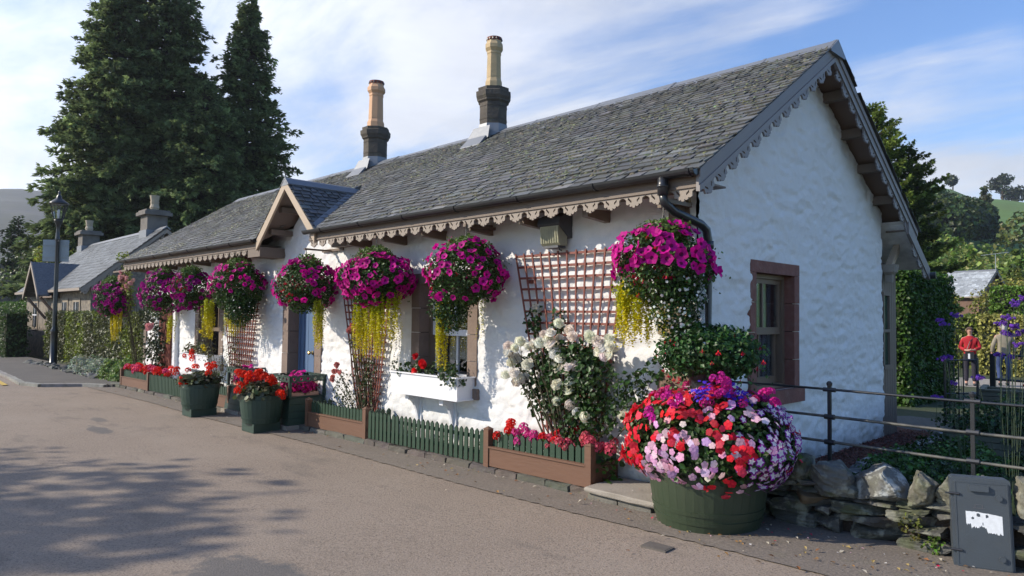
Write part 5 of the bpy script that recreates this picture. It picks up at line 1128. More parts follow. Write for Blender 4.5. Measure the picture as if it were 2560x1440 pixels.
for z in (.13, CH - .11): g = Geo(); g.box((-CW - .03, -.028, z - .006), (-CW + .05, -.018, z + .006)); g.tube([(-CW - .01, -.03, z), (-CW + .05, -.042, z)], .008, 8); g.build('hinge', M_black, t)
g = Geo(); n = 40; rr_ = np.random.default_rng(5); to = .385 + (rr_.normal(0, .004, n + 1)).cumsum() * .25 - np.linspace(0, .006, n + 1); bo = .285 + rr_.normal(0, .006, n + 1) - np.where(np.linspace(0, 1, n + 1) > .55, .03, 0) + np.where(np.linspace(0, 1, n + 1) < .15, .02, 0)
xs2 = np.linspace(-.088, .112, n + 1); holes = {6: (.335, .345), 7: (.333, .35), 8: (.335, .347), 12: (.355, .372), 13: (.352, .375), 14: (.352, .374), 15: (.353, .370), 22: (.348, .368), 23: (.35, .37), 24: (.352, .366), 18: (.300, .318)}
for i in range(n):
    segs = [(bo[i], bo[i + 1], to[i], to[i + 1])]
    if i in holes: h0, h1 = holes[i]; segs = [(bo[i], bo[i + 1], h0, h0), (h1, h1, to[i], to[i + 1])]
    for b0, b1, t0_, t1_ in segs: g.add([(xs2[i], -.0352, b0), (xs2[i + 1], -.0352, b1), (xs2[i + 1], -.0352, t1_), (xs2[i], -.0352, t0_)], [(0, 1, 2, 3)])
g.build('torn_sticker', mat('sticker_paper', (.72, .75, .78), .7, n_scale=30, n_amt=.2), dd)
g = Geo(); 
for (a, b, c_, d) in ((-.035, .005, .428, .431), (-.035, -.031, .41, .43), (.005, .009, .41, .43), (-.045, .02, .405, .409)): g.box((a, -.0365, c_), (b, -.034, d))
g.build('faint_emblem', mat('worn_print', (.085, .085, .095), .5), dd)
# rail in front of the garden
t = thing('estate_railing', 'black iron railing of three bars on slim posts between cottage and garden', 'railing', (0, 0, 0))
RYY = .42
for x, top in ((.985, 1.12), (2.00, 1.12), (3.1, 1.12), (4.4, 1.12), (.06, 1.10)):
    g = Geo(); g.box((x - .013, RYY - .013, .05), (x + .013, RYY + .013, top)); g.lathe([(0, top - .01), (.022, top), (.024, top + .02), (.012, top + .035), (0, top + .037)], (x, RYY, 0), 12); 
    for z in (.655, .862): g.tube([(x - .04, RYY, z), (x + .04, RYY, z)], .022, 8)
    g.tube([(x - .05, RYY, 1.085), (x + .05, RYY, 1.085)], .018, 8); g.build('post', M_black, t)
for z, m, r_ in ((1.085, M_black, .010), (.862, M_rust, .0115), (.655, M_rust, .0115)):
    g = Geo(); xx = np.linspace(.02, 4.42, 30); g.tube(np.stack([xx, np.full(30, RYY), z + .004 * np.sin(xx * 2.3)], 1), r_, 8); g.build('rail', m, t, smooth=True)
# bark mulch along the gable, stones edging it, low planting
g = Geo(); BK = [(.0, .05), (.62, .35), (.52, 3.9), (.55, 5.3), (-.25, 6.0), (-.4, 5.2), (0, 4.6)]
nb = len(BK); g.add([(x, y, float(HG(np.array(x + 0.), np.array(max(y, 5 * 0 + .45)))) + .015 + 0.0) for x, y in BK], [tuple(range(nb))]); tag(g.build('bark_mulch_bed', mat('bark_mulch', (.13, .045, .028), .95, n_scale=35, n_amt=.7, dark=(.04, .018, .012), bump=.03, bump_scale=45)), kind='structure')
g = Geo(); n = 5000; P = np.stack([rng.uniform(.02, .55, n), rng.uniform(.4, 5.6, n), np.full(n, .11)], 1); P[:, 2] += rng.uniform(-.01, .02, n); scatter(g, [(-1, -.3, 0), (1, -.35, .1), (1, .3, 0), (-1, .4, .1)], [(0, 1, 2, 3)], P, frames(rng.normal(0, .35, (n, 3)) + arr((0, 0, 1))), rng.uniform(.008, .02, n), colvar((.14, .045, .028), n, .4))
tag(g.build('bark_chips', M_leaf), 'red-brown bark chips strewn along the gable wall', 'bark chips', kind='stuff')
t = thing('edging_stones', 'row of pale lichened stones edging the bark bed', 'stones', (0, 0, 0)); g = Geo()
for i in range(24): y = .9 + i * .2; stone(g, (.66 - .03 * math.sin(i) - .004 * i + rng.uniform(-.04, .04), y, .12), (rng.uniform(.06, .1), rng.uniform(.08, .12), rng.uniform(.05, .09)), 400 + i, arr((.20, .21, .22)) * rng.uniform(.6, 1.2), rotz(i), .1, 6, .5)
g.build('stones', M_lichen, t, smooth=True)
t = thing('low_planting', 'dark leafy ground-cover plants behind the stone wall', 'plants', (0, 0, 0)); g = Geo()
for k in range(84):
    x = rng.uniform(.8, 4.8); y = rng.uniform(.55, 3.4); rr2 = rng.uniform(.12, .28)
    if x < 1.15 and y < 1.2: continue
    P, Nn = shell(int(220 * rr2 / .2), (x, y, .16 + .1 * rng.random()), (rr2, rr2, rr2 * .8), .3, .3, k % 60, -.2); leaves(g, P, Nn + arr((0, 0, .5)), .05, arr(G_MD) * rng.choice([.6, 1, 1.5]), .7, .4)
g.build('foliage', M_leaf, t)
# ------------------------------------------------------------------ garden at the right: gate, boxes, people, hedges
def hedge(name, label, x0, x1, y0, y1, z0, z1, col, size, dens, jag=.05, rot=0, cat='hedge', group=None, col2=None, faces='fblrt'):
    t = thing(name, label, cat, ((x0 + x1) / 2, (y0 + y1) / 2, z0), rot, group); a, b, h = (x1 - x0) / 2, (y1 - y0) / 2, z1 - z0
    g = Geo(); g.box((-a + .1, -b + .1, 0), (a - .1, b - .1, h - .1)); g.build('inner_twigs', mat('hedge_twigs', (.02, .025, .01), .95), t)
    g = Geo(); specs = {'f': ((0, -1, 0), 2 * a * h), 'b': ((0, 1, 0), 2 * a * h), 'l': ((-1, 0, 0), 2 * b * h), 'r': ((1, 0, 0), 2 * b * h), 't': ((0, 0, 1), 4 * a * b)}
    for q in faces:
        nn, area = specs[q]; n = int(area * dens); U = rng.uniform(-1, 1, (n, 3)) * arr((a, b, h / 2)) + arr((0, 0, h / 2)); nn = arr(nn)
        for k in range(3):
            if nn[k]: U[:, k] = (arr((a, b, h / 2))[k] * nn[k] + (h / 2 if k == 2 else 0))
        dep = fbm(U[:, 0] * 2.2 + U[:, 1] * 1.7 + 9, U[:, 2] * 2.2 + 3, 3, 5) - .5; U = U + nn * (dep[:, None] * jag * 2 + rng.uniform(-.10, .03, (n, 1)))
        c = arr(col) * np.ones((n, 3))
        if col2 is not None: w = np.clip((fbm(U[:, 0] * 1.1 + 5, U[:, 2] * .6 + U[:, 1], 3, 8) - .5) * 7, 0, 1)[:, None]; c = c * (1 - w) + arr(col2) * w
        S = rng.uniform(.6, 1.3, n) * size; scatter(g, LEAF[0], LEAF[1], U, leaf_frames(np.tile(nn, (n, 1)), .75), S, c * np.exp(rng.normal(0, .35, (n, 1))), LEAF[2])
    g.build('foliage', M_leaf, t); return t
hedge('tall_hedge', 'tall clipped conifer hedge behind the cottage gable, sunlit only along its top', -3.6, -1.15, 9.6, 12.9, -.1, 2.66, (.045, .10, .015), .08, 900, .06, faces='frt')
hedge('clipped_hedge', 'sunlit olive-yellow hedge behind the two people', -3.25, 1.6, 24.5, 25.8, -.5, 1.84, (.30, .29, .075), .12, 300, .1, group=None)
hedge('clipped_hedge', 'bright green box-shaped hedge above the olive hedge at the right edge', -3.25, .6, 26.4, 28.5, -.5, 2.95, (.09, .17, .02), .12, 260, .05)
hedge('bushy_hedge', 'loose yellow-green hedge in front of the small grey-roofed house', -8.5, -3.4, 29, 31, -.6, 1.85, (.15, .19, .035), .16, 200, .2)
# garden path and gravel
def sheet(name, pts, m, dz=.012):
    g = Geo(); g.add([(x, y, float(HG(np.array(x * 1.), np.array(y * 1.))) + dz) for x, y in pts], [tuple(range(len(pts)))]); return tag(g.build(name, m), kind='structure')
M_gravel = mat('pale_gravel', (.34, .31, .27), .95, n_scale=30, n_amt=.4, bump=.01, bump_scale=60)
sheet('garden_path', [(-5, 17.6), (3.5, 17.6), (4, 22.0), (-5, 22.0)], M_gravel); sheet('gravel_yard', [(-1.6, 5.8), (.6, 5.8), (.9, 7.4), (-.6, 7.8)], mat('grey_gravel', (.12, .125, .11), .95, n_scale=40, n_amt=.5, bump=.01, bump_scale=60))
# garden gate and iron fence
t = thing('garden_gate', 'narrow black iron gate with upright bars between cottage garden and path', 'gate', (0, 0, 0))
g0 = arr((.40, 6.0)); gd = unit(arr((.70, .72))) * .0 + arr((.28, .55)) ; z0, z1 = .10, 1.13
for i, q in enumerate((0, .14, .28, .42, .56, 1.0)):
    p = g0 + gd * q; g = Geo(); g.tube([(p[0], p[1], z0), (p[0], p[1], z1 - (0 if i in (0, 5) else .05))], .018 if i in (0, 5) else .009, 6); g.build('bar', M_black, t)
for z in (z1 - .03, .62, .2): g = Geo(); g.tube([(*g0, z), (*(g0 + gd), z)], .011, 6); g.build('rail', M_black, t)
t = thing('iron_fence', 'dark post and sloping bars of the garden fence in front of the people', 'fence', (0, 0, 0))
p0 = arr((-.35, 12.5)); 
for k, h in ((0, 1.05), (3.0, 1.0)): g = Geo(); q = p0 + arr((.9, .4)) * k; zb_ = float(HG(q[0] + np.zeros(1), q[1] + np.zeros(1))[0]); g.box((q[0] - .05, q[1] - .05, zb_), (q[0] + .05, q[1] + .05, zb_ + h)); g.build('post', M_black, t)
for zz in (.98, .45): g = Geo(); q = p0 + arr((.9, .4)) * 3; g.tube([(*p0, zz - .02), (*q, zz - .18)], .03, 6); g.build('rail', M_black, t)
# timber planter boxes
def timber_box(name, label, x, y, w, d, h, rz_, z0):
    t = thing(name, label, 'planter', (x, y, z0), rz_, 'timber raised beds'); m = mat('weathered_timber', (.13, .135, .10), .85, n_scale=6, n_amt=.5, dark=(.06, .065, .05), stretch=(.3, 1, 1))
    g = Geo(); k = 3
    for i in range(k):
        a, b = h * i / k + .004, h * (i + 1) / k - .004; g.box((-w, -d, a), (w, -d + .04, b)); g.box((-w, d - .04, a), (w, d, b)); g.box((-w, -d + .04, a), (-w + .04, d - .04, b)); g.box((w - .04, -d + .04, a), (w, d - .04, b))
    g.build('boards', m, t); g = Geo(); g.box((-w - .02, -d - .02, h), (w + .02, -d + .06, h + .025)); g.box((-w - .02, -d + .06, h), (-w + .06, d, h + .025)); g.box((w - .06, -d + .06, h), (w + .02, d, h + .025)); g.build('capping', m, t)
    g = Geo(); g.box((-w + .04, -d + .04, h * .5), (w - .04, d - .04, h - .05)); g.build('soil', M_soil, t)
timber_box('raised_bed', 'upper weathered timber raised bed just below the people', 1.72, 7.9, 1.25, .5, .24, math.radians(8), .36)
timber_box('raised_bed', 'lower weathered timber raised bed among dark plants', 1.75, 4.6, .95, .4, .22, math.radians(8), .12)
g = Geo(); t = thing('leafy_shrubs', 'dark green shrubs filling the bed between the railing and the path', 'shrubs', (0, 0, 0))
for k in range(60):
    x = rng.uniform(.7, 3.6); y = rng.uniform(4.2, 8.4); 
    if x < .45 + (y - 5.3) * .28 + .3: continue
    P, Nn = shell(260, (x, y, .25 + rng.uniform(0, .28)), (.34, .34, .33), .3, .4, k, -.4); leaves(g, P, Nn + arr((0, 0, .3)), .06, arr((.03, .07, .02)) * rng.choice([.6, 1, 1.7]), .7, .4)
g.build('foliage', M_leaf, t)
# verbena
def verbena(label, base, heads, hs=.026):
    t = thing('verbena', label, 'flowering plant', (0, 0, 0), 0, 'tall purple verbena in the garden'); g = Geo(); b = arr(base)
    gf = Geo(); P = []
    for h in heads:
        h = arr(h); m = (b + h) / 2 + arr((rng.normal(0, .03), rng.normal(0, .03), .05)); tt = np.linspace(0, 1, 9)[:, None]; g.tube((1 - tt) ** 2 * b + 2 * tt * (1 - tt) * m + tt ** 2 * h, np.linspace(.0028, .0018, 9), 4)
        for i in range(12): P.append(h + rng.normal(0, 1, 3) * arr((hs * .7, hs * .7, hs * .3)))
    g.build('stems', mat('verbena_stem', (.05, .075, .04), .7), t); P = arr(P); blooms(gf, P, np.tile((0, -.3, 1.), (len(P), 1)), hs * .5, (.20, .07, .48), GERANIUM, .4, .2); gf.build('flower_heads', M_petal, t)
verbena('tall verbena with purple heads standing against the dark hedge, just above the gate', (1.72, 1.45, .15), [(1.581, 1.256, 1.672), (1.60, 1.27, 1.64), (1.689, 1.365, 1.708), (1.594, 1.287, 1.349), (1.634, 1.329, 1.356)])
verbena('tall verbena with purple heads at the right edge of the garden', (2.20, .60, .15), [(2.245, .496, 1.791), (2.291, .541, 1.834), (2.213, .469, 1.691), (2.163, .52, 1.653), (2.247, .507, 1.635), (2.171, .60, 1.58), (2.282, .546, 1.593), (2.26, .53, 1.50)], .026)
verbena('verbena heads in front of the grey-jacketed person', (1.95, 1.6, .15), [(1.991, 1.695, 1.362), (1.932, 1.634, 1.378), (1.80, 1.5, 1.18), (2.03, 1.73, 1.55)], .028)
verbena('short verbena low beside the gate bars', (1.5, 1.7, .15), [(1.45, 1.65, .98), (1.56, 1.74, 1.10)], .028)

# ------------------------------------------------------------------ people
def skin(name, m, parent, pts, edges, sub=2, smooth=True):
    me = bpy.data.meshes.new(name); me.from_pydata([p[:3] for p in pts], edges, []); o = bpy.data.objects.new(name, me); COL.objects.link(o); o.parent = parent; me.materials.append(m)
    md = o.modifiers.new('Skin', 'SKIN'); md.use_smooth_shade = smooth
    for i, p in enumerate(pts): me.skin_vertices[0].data[i].radius = (p[3], p[4] if len(p) > 4 else p[3])
    me.skin_vertices[0].data[0].use_root = True
    s = o.modifiers.new('Sub', 'SUBSURF'); s.levels = sub; s.render_levels = sub; return o
M_skin = mat('skin', (.45, .25, .18), .6)
def person(label, loc, rz, hgt, top_m, leg_m, hair_m, pose, shoe_m, jacket_long=.0, bag=False):
    t = thing('person', label, 'person', loc, rz, None); s = hgt / 1.70; t.scale = (s, s, s)
    # faces -y ; body skeleton, one continuous skin
    sw, ht_ = pose['stride'], 0
    B = [(0, 0, .94, .13, .10), (0, 0, 1.15, .125, .095), (0, 0, 1.36, .155, .10), (0, 0, 1.46, .06), (0, -.01, 1.52, .05), (0, -.01, 1.60, .078, .09), (0, -.01, 1.66, .06),
         (.09, 0, .88, .085), (.10, -sw * .3, .50, .058), (.10, sw * .2, .09, .04), (.10, sw * .2 - .13, .035, .035),
         (-.09, 0, .88, .085), (-.10, sw * .25, .50, .058), (-.10, -sw * .3, .09, .04), (-.10, -sw * .3 - .13, .035, .035)]
    E_ = [(0, 1), (1, 2), (2, 3), (3, 4), (4, 5), (5, 6), (0, 7), (7, 8), (8, 9), (9, 10), (0, 11), (11, 12), (12, 13), (13, 14)]
    arms = []
    for sd, (el, wr, hd) in ((1, pose['r']), (-1, pose['l'])):
        n = len(B); B += [(sd * .17, 0, 1.38, .055), (*el, .044), (*wr, .030), (*hd, .032)]; E_ += [(2, n), (n, n + 1), (n + 1, n + 2), (n + 2, n + 3)]; arms.append(((sd * .165, 0, 1.365), el, wr, hd))
        for q in range(4): m = len(B); v = unit(arr(hd) - arr(wr)); w_ = unit(np.cross(v, (0, 1, .3))); B.append((*(arr(hd) + v * (.045 - .006 * abs(q - 1.5)) + w_ * (.012 * (q - 1.5))), .008)); E_.append((n + 3, m))
        m = len(B); v = unit(arr(hd) - arr(wr)); B.append((*(arr(hd) + v * .01 - unit(np.cross(v, (0, 1, .3))) * .04), .009)); E_.append((n + 3, m))
    skin('body', M_skin, t, B, E_)
    r_ = 1.0
    J = [(0, 0, .88 - jacket_long, .175, .13), (0, 0, 1.02, .175, .13), (0, 0, 1.16, .165, .125), (0, 0, 1.33, .155, .115), (0, 0, 1.44, .10, .085), (0, 0, 1.485, .062, .062)]; JE = [(0, 1), (1, 2), (2, 3), (3, 4), (4, 5)]
    for sh, el, wr, hd in arms: n = len(J); J += [(*sh, .064), (*el, .058), (*(arr(wr) * .92 + arr(el) * .08), .05)]; JE += [(3, n), (n, n + 1), (n + 1, n + 2)]
    skin('jacket', top_m, t, J, JE)
    L_ = [(0, 0, 1.06, .13, .10), (0, 0, .97, .145, .115), (.09, 0, .86, .095), (.10, -sw * .3, .50, .072), (.10, sw * .2, .11, .062), (-.09, 0, .86, .095), (-.10, sw * .25, .50, .072), (-.10, -sw * .3, .11, .062)]
    skin('trousers', leg_m, t, L_, [(0, 1), (1, 2), (2, 3), (3, 4), (1, 5), (5, 6), (6, 7)])
    for sd, yy in ((1, sw * .2), (-1, -sw * .3)): skin('shoe', shoe_m, t, [(sd * .10, yy + .03, .05, .05), (sd * .10, yy - .08, .045, .045), (sd * .10, yy - .17, .035, .032)], [(0, 1), (1, 2)])
    g = Geo(); stone(g, (0, .012, 1.625), (.092, .105, .095), 5, (1, 1, 1), None, .03, 8, .1); V = g.V
    for k in range(len(g.V)): v = g.V[k]; fr = (v[:, 1] < -.03) & (v[:, 2] < 1.665); v[fr, 1] = -.03 + (v[fr, 1] + .03) * .1
    g.build('hair', hair_m, t, smooth=True)
    g = Geo(); g.tube([(0, -.09, 1.62), (0, -.118, 1.59), (0, -.10, 1.578)], [.010, .014, .010], 6)
    for sd in (-1, 1): g.tube([(sd * .032 - .014, -.097, 1.622), (sd * .032 + .014, -.097, 1.622)], .007, 6); g.tube([(sd * .088, -.005, 1.635), (sd * .09, -.0, 1.60)], .014, 6)
    g.tube([(-.022, -.096, 1.555), (.022, -.096, 1.555)], .006, 6); g.build('face_features', mat('face_shadow', (.30, .13, .10), .6), t, smooth=True)
    if bag:
        g = Geo(); rbox(g, -.12, .10, .78, 1.0, -.24, -.15, .03); g.tube([(-.10, -.17, .98), (.0, -.14, 1.30), (.12, -.02, 1.45)], .012, 6); g.build('bag', M_black, t, smooth=False); g = Geo(); g.box((-.05, -.245, .80), (.0, -.241, .95)); g.build('leaflet', M_wpaint, t)
    return t
M_red = mat('red_fleece', (.40, .012, .02), .85, n_scale=6, n_amt=.3); M_beige = mat('beige_jacket', (.26, .23, .17), .85, n_scale=4, n_amt=.3); M_jean = mat('blue_denim', (.03, .055, .16), .85, n_scale=8, n_amt=.3); M_darkt = mat('dark_trousers', (.02, .018, .03), .85)
M_hairg = mat('grey_hair', (.38, .36, .34), .8); M_hairb = mat('brown_hair', (.09, .055, .04), .8); M_navy = mat('navy_cloth', (.02, .025, .05), .8)
az = math.atan2(-5.5 - 18.1, 3.35 + 2.05)
person('person in a red jacket and dark trousers facing the camera with hands together', (-2.05, 18.12, -.19), az + pi / 2, 1.66, M_red, M_darkt, M_hairb, dict(stride=.05, r=((.25, -.02, 1.12), (.10, -.22, 1.06), (.02, -.26, 1.06)), l=((-.25, -.02, 1.12), (-.10, -.22, 1.04), (-.02, -.26, 1.05))), M_black, .10, True)
person('grey-haired person in a beige jacket and blue jeans walking away with arms at the sides', (-1.42, 19.06, -.20), az - pi / 2 + .15, 1.76, M_beige, M_jean, M_hairg, dict(stride=.35, r=((.26, .03, 1.12), (.27, -.05, .90), (.27, -.08, .82)), l=((-.26, -.02, 1.12), (-.27, -.12, .92), (-.26, -.16, .84))), M_black, .10)
person('third person in navy and red, only partly inside the frame at the right edge', (-.83, 19.45, -.21), az + .8, 1.60, M_navy, M_darkt, M_hairb, dict(stride=.2, r=((.26, .03, 1.12), (.27, -.05, .90), (.27, -.08, .82)), l=((-.26, -.02, 1.12), (-.27, -.12, .92), (-.26, -.16, .84))), M_red, .05)

# ------------------------------------------------------------------ street lamp with the back of a sign
LX, LY = -25.2, .10; lz = float(H0(LX)) + .06
t = thing('street_lamp', 'black heritage street lamp with glass lantern and the grey back of a road sign', 'street lamp', (LX, LY, lz))
g = Geo(); g.lathe([(.13, 0), (.13, .05), (.115, .06), (.11, 1.15), (.125, 1.2), (.08, 1.28), (.075, 1.35), (.062, 3.2), (.06, 4.3), (.085, 4.36), (.07, 4.42), (.055, 4.7), (.07, 4.86), (.13, 5.0), (.14, 5.06)], (0, 0, 0), 14); g.build('post', M_black, t, smooth=True)
g = Geo(); g.tube([(-.28, 0, 4.3), (.28, 0, 4.3)], .022, 6); g.build('ladder_bar', M_black, t)
g = Geo(); g.lathe([(.15, 5.08), (.27, 5.60)], (0, 0, 0), 8, sq=0, cap=False); g.build('lantern_glass', glass_mat('lantern_glass', (.9, .93, .95), .5), t)
g = Geo()
for k in range(8): a = k / 8 * 2 * pi; g.tube([(.152 * math.cos(a), .152 * math.sin(a), 5.07), (.272 * math.cos(a), .272 * math.sin(a), 5.6)], .009, 5)
g.lathe([(.15, 5.05), (.165, 5.08)], (0, 0, 0), 8); g.build('lantern_frame', M_black, t)
g = Geo(); g.lathe([(.03, 5.1), (.05, 5.2), (.05, 5.35), (.02, 5.42)], (0, 0, 0), 10); g.build('bulb', M_wpaint, t)
g = Geo(); g.lathe([(.31, 5.60), (.30, 5.64), (.20, 5.72), (.09, 5.80), (.08, 5.88), (.03, 5.94), (.045, 6.0), (.02, 6.06), (.0, 6.10)], (0, 0, 0), 20); g.build('lantern_cap', M_black, t, smooth=True)
g = Geo(); M_sign = mat('grey_sign_back', (.30, .34, .36), .5, n_scale=3)
g.box((-.012, -.42, 3.60), (.012, .42, 4.36)); c_ = g; 
sg = c_.build('road_sign', M_sign, t); sg.rotation_euler = (0, 0, math.radians(-36)); sg.location = (-.11, -.02, 0)
g = Geo(); g.box((.012, -.40, 3.75), (.035, .40, 3.79)); g.box((.012, -.40, 4.15), (.035, .40, 4.19)); g.build('sign_bracket', M_sign, sg)

# ------------------------------------------------------------------ left side: hedges, planting, neighbouring houses
hedge('beech_hedge', 'long clipped brown-green hedge along the pavement beyond the cottage', -27.9, -15.75, .35, 1.25, -.1, 1.60, (.085, .095, .04), .085, 420, .05, col2=(.16, .20, .03), faces='frtl', group=None)
hedge('beech_hedge', 'second clipped hedge with a dark shaded end, beyond the opening at the left edge', -44, -31.2, -.45, .45, -.45, 1.60, (.05, .09, .025), .10, 200, .05, faces='frtl')
hedge('beech_hedge', 'low bright green hedge top in front of the far stone cottage', -48, -33.5, 1.5, 2.6, -.5, 2.05, (.08, .15, .03), .12, 130, .06, faces='frt')
for nm, lab, xr, col, sz, hh in (('silver_plants', 'mounds of silvery grey foliage at the foot of the long hedge', (-21.5, -18.2), (.30, .35, .27), .06, .42), ('ground_plants', 'light green leafy mound between the silver plants and the planter', (-18.2, -15.7), (.16, .24, .07), .09, .46)):
    t = thing(nm, lab, 'plants', (0, 0, 0)); g = Geo()
    for k in range(16): x = rng.uniform(*xr); y = rng.uniform(-.25, .3); r2 = rng.uniform(.25, .42); P, Nn = shell(420, (x, y, float(H0(x)) + .1), (r2, r2 * .8, hh * rng.uniform(.7, 1.15)), .3, .5, k, -.1); leaves(g, P, Nn + arr((0, 0, .4)), sz, col, .7, .25)
    g.build('foliage', M_leaf, t)
t = thing('rockery_stones', 'small flat grey stones heaped along the edge of the hedge bed', 'stones', (0, 0, 0)); g = Geo()
for k in range(46): x = -27.5 + k * .22 + rng.uniform(-.1, .1); stone(g, (x, -.25 + rng.uniform(-.1, .12), float(H0(x)) + .10), (rng.uniform(.1, .22), .12, rng.uniform(.04, .08)), 600 + k, arr((.11, .11, .12)) * rng.uniform(.6, 1.4), rotz(k, rng.normal(0, .2)), .1, 5, .6)
g.build('stones', M_wallstone, t, smooth=True)
M_rub = mat('rubble_stone', (.20, .17, .14), .9, n_scale=2.6, n_amt=.8, dark=(.09, .08, .07), n2=[(7, .6, (.28, .24, .18), 3, .48, .56)], bump=.05, bump_scale=4)
M_slate_far = mat('far_slate', (.11, .12, .13), .45, n_scale=1.5, n_amt=.5, dark=(.07, .075, .08), n2=[(12, .6, (.05, .055, .06), 3, .45, .6)], bump=.04, bump_scale=9, stretch=(1, 1, 3), spec=.7)
def stone_house(label, xl, xr, ye, depth, ze, zr_, chims, porch=None, wins=(), rot=0, name='stone_cottage', wm=None, dk=1.0):
    t = thing(name, label, 'house', (xr, ye, 0), rot); L_ = xl - xr; half = depth / 2; sl_ = (zr_ - ze) / half; zb = -.8
    def hz(y): return ze + sl_ * (y if y <= half else depth - y)
    g = Geo(); e = .4; g.prism([(e, zb), (depth - e, zb), (depth - e, hz(e) - .15), (half, zr_ - .15), (e, hz(e) - .15)], 0, L_ + .3, -.35); g.build('wall', wm or M_rub, t)
    g = Geo(); rows = 17; 
    for sd in (0, 1):
        for i in range(rows):
            a, b = half * i / rows, half * (i + 1.06) / rows; b = min(b, half); fy = (lambda y: y) if sd == 0 else (lambda y: depth - y); za, zb2 = ze + sl_ * a, ze + sl_ * b
            x = L_
            while x < 0:
                w = rng.uniform(.22, .4); x2 = min(x + w, 0); j = rng.uniform(-.01, .01); c = dk * arr((.105, .115, .125)) * math.exp(rng.normal(0, .22))
                V = [(x + .006, fy(a), za + .025 + j), (x2 - .006, fy(a), za + .025 + j), (x2 - .006, fy(b), zb2), (x + .006, fy(b), zb2), (x + .006, fy(a), za - .01), (x2 - .006, fy(a), za - .01)]
                F = np.array([(0, 1, 2, 3), (4, 5, 1, 0)]); g.add(V, F if sd == 0 else F[:, ::-1], c); x = x2
    rf = g.build('roof', M_slate2, t)
    g = Geo(); g.prism([(0, ze - .06), (half, zr_ - .06), (depth, ze - .06), (half, zr_ - .02)], 0, L_, -.0); g.prism([(half - .16, zr_ - .1), (half, zr_ + .04), (half + .16, zr_ - .1)], 0, L_, 0); g.build('ridge', M_lead, rf)
    g = Geo()
    for sd in (0, 1):
        fy = (lambda y: y) if sd == 0 else (lambda y: depth - y); g.prism([(fy(0), ze - .02), (fy(half), zr_ - .02), (fy(half), zr_ - .24), (fy(0), ze - .2)], 0, -.04, 0.0)
        scallop(g, (0, fy(.05), ze - .16), unit((0, half * (1 if sd == 0 else -1), zr_ - ze)), (0, 0, -1), (-1, 0, 0), math.hypot(half, zr_ - ze) - .2, .34, .16, .03)
    g.build('bargeboard', M_scal, t)
    g = Geo(); g.box((L_, -.06, ze - .10), (0, 0, ze)); g.build('gutter', M_scal, t)
    for cx, cw, hh, pots in chims:
        g = Geo(); g.box((cx - cw, half - .38, zr_ - .7), (cx + cw, half + .38, zr_ + hh)); g.box((cx - cw - .16, half - .52, zr_ + hh), (cx + cw + .16, half + .52, zr_ + hh + .14)); g.box((cx - cw - .08, half - .45, zr_ + hh + .14), (cx + cw + .08, half + .45, zr_ + hh + .22)); c = g.build('chimney', mat('pale_sooty_stone', (.17, .155, .14), .9, n_scale=3, n_amt=.6, dark=(.07, .065, .06)), t)
        g = Geo(); z0 = zr_ + hh + .22; g.lathe([(.17, 0), (.16, .08), (.19, .12), (.15, .26), (.17, pots * .6), (.15, pots * .62), (.19, pots), (.15, pots)], (cx, half, z0), 12); g.build('chimney_pot', mat('pale_pot', (.40, .34, .25), .8, n_scale=4), c)
        g = Geo(); g.box((cx - cw - .03, half - .42, zr_ - .62), (cx + cw + .03, half + .42, zr_ - .05)); g.build('chimney_flashing', M_lead, c)
    for (wx, ww, w0, w1) in wins:
        f = Geo(); f.box((wx - ww - .15, e - .03, w0 - .15), (wx + ww + .15, e + .05, w1 + .15)); w_ = f.build('window', M_sand_plain, t); f = Geo(); f.box((wx - ww, e - .035, w0), (wx + ww, e - .031, w1)); p_ = f.build('pane', mat('dark_pane', (.03, .035, .04), .1), w_)
        f = Geo(); f.box((wx - .02, e - .05, w0), (wx + .02, e - .036, w1)); f.box((wx - ww, e - .05, (w0 + w1) / 2 - .03), (wx - .02, e - .036, (w0 + w1) / 2 + .03)); f.box((wx + .02, e - .05, (w0 + w1) / 2 - .03), (wx + ww, e - .036, (w0 + w1) / 2 + .03)); f.build('sash', M_wpaint, w_)
    if porch:
        px, ph, pz, pe, yo = porch; zz = ze - .3; g = Geo(); yb = (pz - ze) / sl_
        for sd in (-1, 1): V = [(px, yo, pz), (px, yb, pz), (px + sd * ph, 0, pe), (px + sd * ph, yo, pe)]; g.add(V + [(a, b, c - .06) for a, b, c in V], [(0, 1, 2, 3) if sd < 0 else (3, 2, 1, 0), (7, 6, 5, 4), (0, 3, 7, 4), (2, 3, 7, 6)])
        g.build('porch_roof', M_slate_far, t); g = Geo()
        for sd in (-1, 1): g.prism([(px, pz + .02), (px + sd * ph, pe + .02), (px + sd * ph, pe - .2), (px, pz - .2)], 1, yo - .05, yo)
        g.build('porch_bargeboard', M_scal, t); g = Geo(); g.prism([(px - ph + .2, pe - .1), (px, pz - .2), (px + ph - .2, pe - .1)], 1, yo + .5, .3); g.build('porch_gable', M_soffit, t)
        for sd in (-1, 1): g = Geo(); g.tube([(px + sd * (ph - .2), yo + .1, pe - .1), (px + sd * (ph - .2), .4, pe - 1.0)], .06, 6); g.build('porch_brace', M_soffit, t)
    return t
M_sand_plain = mat('dressed_sandstone', (.30, .25, .19), .9, n_scale=4, n_amt=.4)
stone_house('grey stone cottage with two chimneys, slate roof and fretwork gable seen over the hedge', -37.8, -25.6, .95, 5.7, 2.50, 4.97, ((-1.55, .42, .55, .62), (-11.5, .42, .50, .55)), porch=(-6.4, 1.5, 3.70, 2.3, -.4), wins=((-2.3, .42, .9, 2.0), (-4.2, .42, .9, 2.0), (-9.8, .45, .9, 2.0)))
stone_house('dark gabled house front at the left edge beyond the hedges', -90, -77.5, 1.6, 7.2, 3.1, 6.75, (), name='stone_house')
